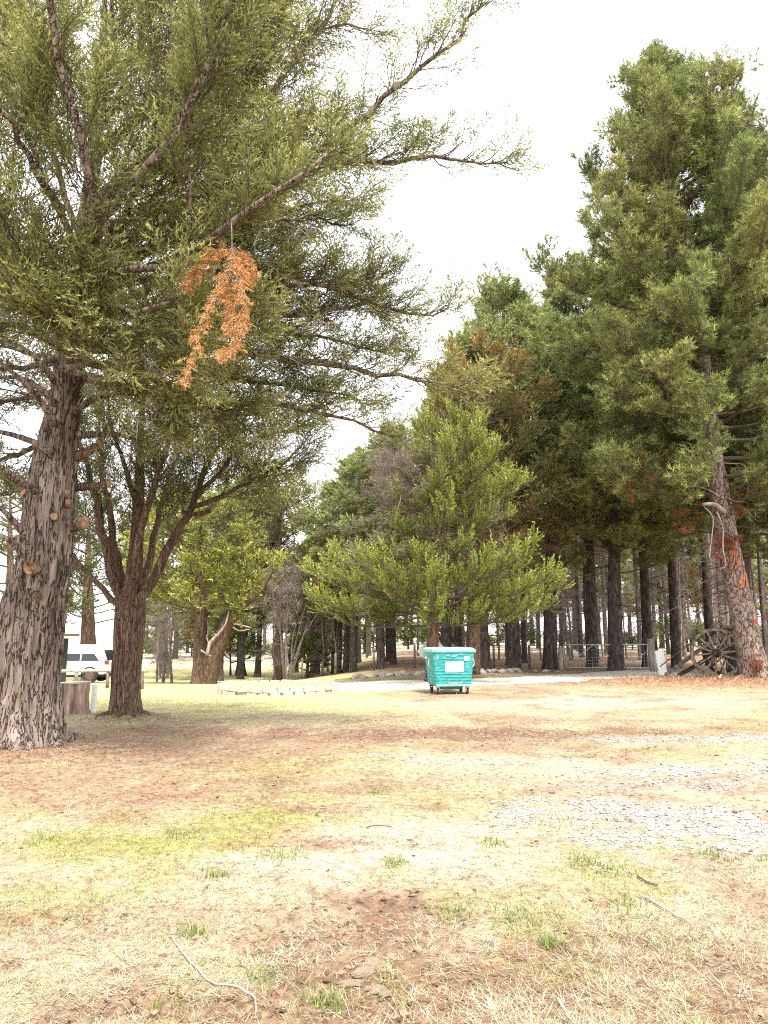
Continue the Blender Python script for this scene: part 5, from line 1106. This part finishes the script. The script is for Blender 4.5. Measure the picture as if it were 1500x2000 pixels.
for k in range(230):
    ctr = gq['dirt'] if k < 130 else (gq['ridge'] if k < 160 else gq['dirt2']); x = ctr[0] + rg.normal() * (.38 if k < 130 else (.2 if k < 160 else .8)); y = ctr[1] + rg.normal() * (.5 if k < 130 else (.09 if k < 160 else .4)); s_ = .005 + rg.gamma(2, .0042); s_ = min(s_, .021)
    g.add((rm * s_ * A(1.0, 1.0, 1.05) * rg.uniform(.75, 1.25, 3)) @ rotz(rg.uniform(0, 6.28)).T + A(x, y, gheight(x, y)[0] + s_ * .25), rmf, None, A(.20, .125, .082) * rg.uniform(.55, 1.35))
o = g.build('soil_clods', 'stone'); tag(o, 'crumbs of brown soil on the ground', 'soil', kind='stuff')

# grass blades, straw and needle litter
def blades(N, y0, y1, seed, hl, hw, kindf):
    r = np.random.default_rng(seed); y = 1 / (1 / y0 - r.random(N) * (1 / y0 - 1 / y1)); hx = .56 * y + .4; x = r.uniform(-1, 1, N) * hx
    m, f1_, f2_ = ground_masks(x, y); keep, L, w, tilt, col = kindf(r, x, y, m, f1_, f2_)
    x, y, L, w, tilt, col = x[keep], y[keep], L[keep], w[keep], tilt[keep], col[keep]; n = len(x); z = gheight(x, y)
    az = r.uniform(0, 2 * math.pi, n); d = np.stack([np.cos(az) * np.cos(tilt), np.sin(az) * np.cos(tilt), np.sin(tilt)], 1); b = np.stack([-np.sin(az), np.cos(az), np.zeros(n)], 1)
    o = np.stack([x, y, z - .002], 1); bend = np.stack([np.cos(az + .6), np.sin(az + .6), -.3 * np.ones(n)], 1)
    V = np.stack([o - b * w[:, None] * .5, o + b * w[:, None] * .5, o + d * L[:, None] + bend * (L * .2)[:, None]], 1); V[:, 2, 2] = np.maximum(V[:, 2, 2], z + .003)
    return V.reshape(-1, 3), np.arange(3 * n).reshape(-1, 3), np.repeat(col, 3, 0)
def dry(r, x, y, m, a, b_):
    n = len(x); k = np.clip(1 - .75 * m['gravel'] - .55 * m['soil'] - .25 * m['litter'], .08, 1) * (.15 + 1.3 * fbm(x * 6, y * 6, 63, 3)); keep = r.random(n) < k
    L = r.uniform(.02, .065, n) * (1 + .02 * y) * (1 + .6 * ell(x, y, gq['dirt2'], 1.8, .9, .2, .6, .6)); w = r.uniform(.0025, .005, n) * (1 + .09 * np.maximum(y - 4, 0)); tilt = np.abs(r.normal(0, .32, n)) + .03
    base = np.where(r.random((n, 1)) < .55, A(.50, .43, .29), np.where(r.random((n, 1)) < .5, A(.34, .25, .15), A(.58, .53, .42)))
    gr = np.clip(m['green'] * .8 + .05 + .6 * m['lawn'] - .3 * m['litter'], 0, .8) * (.5 + fbm(x * 7, y * 7, 68, 2)); isg = r.random(n) < gr; col = np.where(isg[:, None], np.where(r.random((n, 1)) < .5, A(.26, .265, .07), A(.34, .325, .10)), base)
    lt = (r.random(n) < m['litter'] * .75)[:, None]; col = np.where(lt, A(.25, .15, .10) * r.uniform(.6, 1.4, (n, 1)), col)
    nd = (r.random(n) < m['needle'] * .8)[:, None]; col = np.where(nd, A(.34, .18, .10) * r.uniform(.6, 1.4, (n, 1)), col)
    tilt = np.where(isg, tilt + .5, tilt); L = np.where(isg, L * .8, L)
    return keep, L, w, tilt, col * r.uniform(.62, 1.1, (n, 1))
g = Geo(); v_, f_, c_ = blades(330000, 3.1, 15, 81, 0, 0, dry); g.add(v_, f_, None, c_); v_, f_, c_ = blades(90000, 13, 34, 82, 0, 0, dry); g.add(v_, f_, None, c_)
# pine litter heaped round the leaning pine and the cart
rl = np.random.default_rng(84); n_ = 9000; cx, cy = gq['nd'][0] - .8, gq['nd'][1] + .6; x = cx + rl.normal(size=n_) * 3.0; y = cy + rl.normal(size=n_) * 1.6; z = gheight(x, y); az = rl.uniform(0, 6.28, n_); tl = np.abs(rl.normal(0, .35, n_)); L = rl.uniform(.08, .28, n_)
o = np.stack([x, y, z], 1); d = np.stack([np.cos(az) * np.cos(tl), np.sin(az) * np.cos(tl), np.sin(tl)], 1); bq = np.stack([-np.sin(az), np.cos(az), .3 + 0 * az], 1) * .009
g.add(np.stack([o - bq, o + bq, o + d * L[:, None]], 1).reshape(-1, 3), np.arange(3 * n_).reshape(-1, 3), None, np.repeat(np.where(rl.random((n_, 1)) < .6, A(.32, .15, .08), A(.42, .31, .20)) * rl.uniform(.5, 1.4, (n_, 1)), 3, 0))
for (cx, cy, sp, n_, hw) in [(bp_[0], bp_[1] - .2, .75, 4200, .004), (b2[0], b2[1] - .1, .5, 1800, .005)]:
    th_ = rl.uniform(0, 6.28, n_); ra = sp * (.55 + np.abs(rl.normal(size=n_)) * .8); x = cx + np.cos(th_) * ra; y = cy + np.sin(th_) * ra; z = gheight(x, y); az = rl.uniform(0, 6.28, n_); tl = np.abs(rl.normal(0, .3, n_)); L = rl.uniform(.03, .12, n_)
    o = np.stack([x, y, z], 1); d = np.stack([np.cos(az) * np.cos(tl), np.sin(az) * np.cos(tl), np.sin(tl)], 1); bq = np.stack([-np.sin(az), np.cos(az), .3 + 0 * az], 1) * hw
    g.add(np.stack([o - bq, o + bq, o + d * L[:, None]], 1).reshape(-1, 3), np.arange(3 * n_).reshape(-1, 3), None, np.repeat(np.where(rl.random((n_, 1)) < .7, A(.22, .115, .07), A(.40, .30, .20)) * rl.uniform(.5, 1.4, (n_, 1)), 3, 0))
# greener tufts
rt2 = np.random.default_rng(83); tufts = [(1215, 1775, 30), (1295, 1845, 34), (1010, 1800, 22), (775, 1682 + 0, 14), (1090, 1615, 30), (885, 1775, 22), (740, 1548, 18), (1135, 1680, 18), (420, 1705, 16), (540, 1672, 20), (350, 1628, 18), (1490, 1680, 26), (1400, 1672, 18), (640, 1940, 20), (330, 1950, 26), (110, 1500, 14), (1075, 1845, 12), (380, 1830, 16), (520, 1900, 26), (1180, 1700, 22), (960, 1650, 14), (80, 1640, 18)]
for (px, py, w) in tufts:
    c = G(px, py); n_ = 120; rad = w / FPX * c[1] * 1.1; x = c[0] + rt2.normal(size=n_) * rad; y = c[1] + rt2.normal(size=n_) * rad * 1.1; z = gheight(x, y); az = rt2.uniform(0, 6.28, n_); tl = rt2.uniform(.5, 1.4, n_); L = rt2.uniform(.03, .075, n_)
    o = np.stack([x, y, z], 1); d = np.stack([np.cos(az) * np.cos(tl), np.sin(az) * np.cos(tl), np.sin(tl)], 1); b = np.stack([-np.sin(az), np.cos(az), 0 * az], 1) * .0032
    V = np.stack([o - b, o + b, o + d * L[:, None]], 1).reshape(-1, 3); cl = (A(.42, .38, .18) if (px, py) == (110, 1500) else A(.13, .185, .05)) * rt2.uniform(.7, 1.5, (n_, 1)); g.add(V, np.arange(3 * n_).reshape(-1, 3), None, np.repeat(cl, 3, 0))
o = g.build('grass', 'grass'); tag(o, 'short dry straw-coloured grass with green tufts', 'grass', kind='stuff')
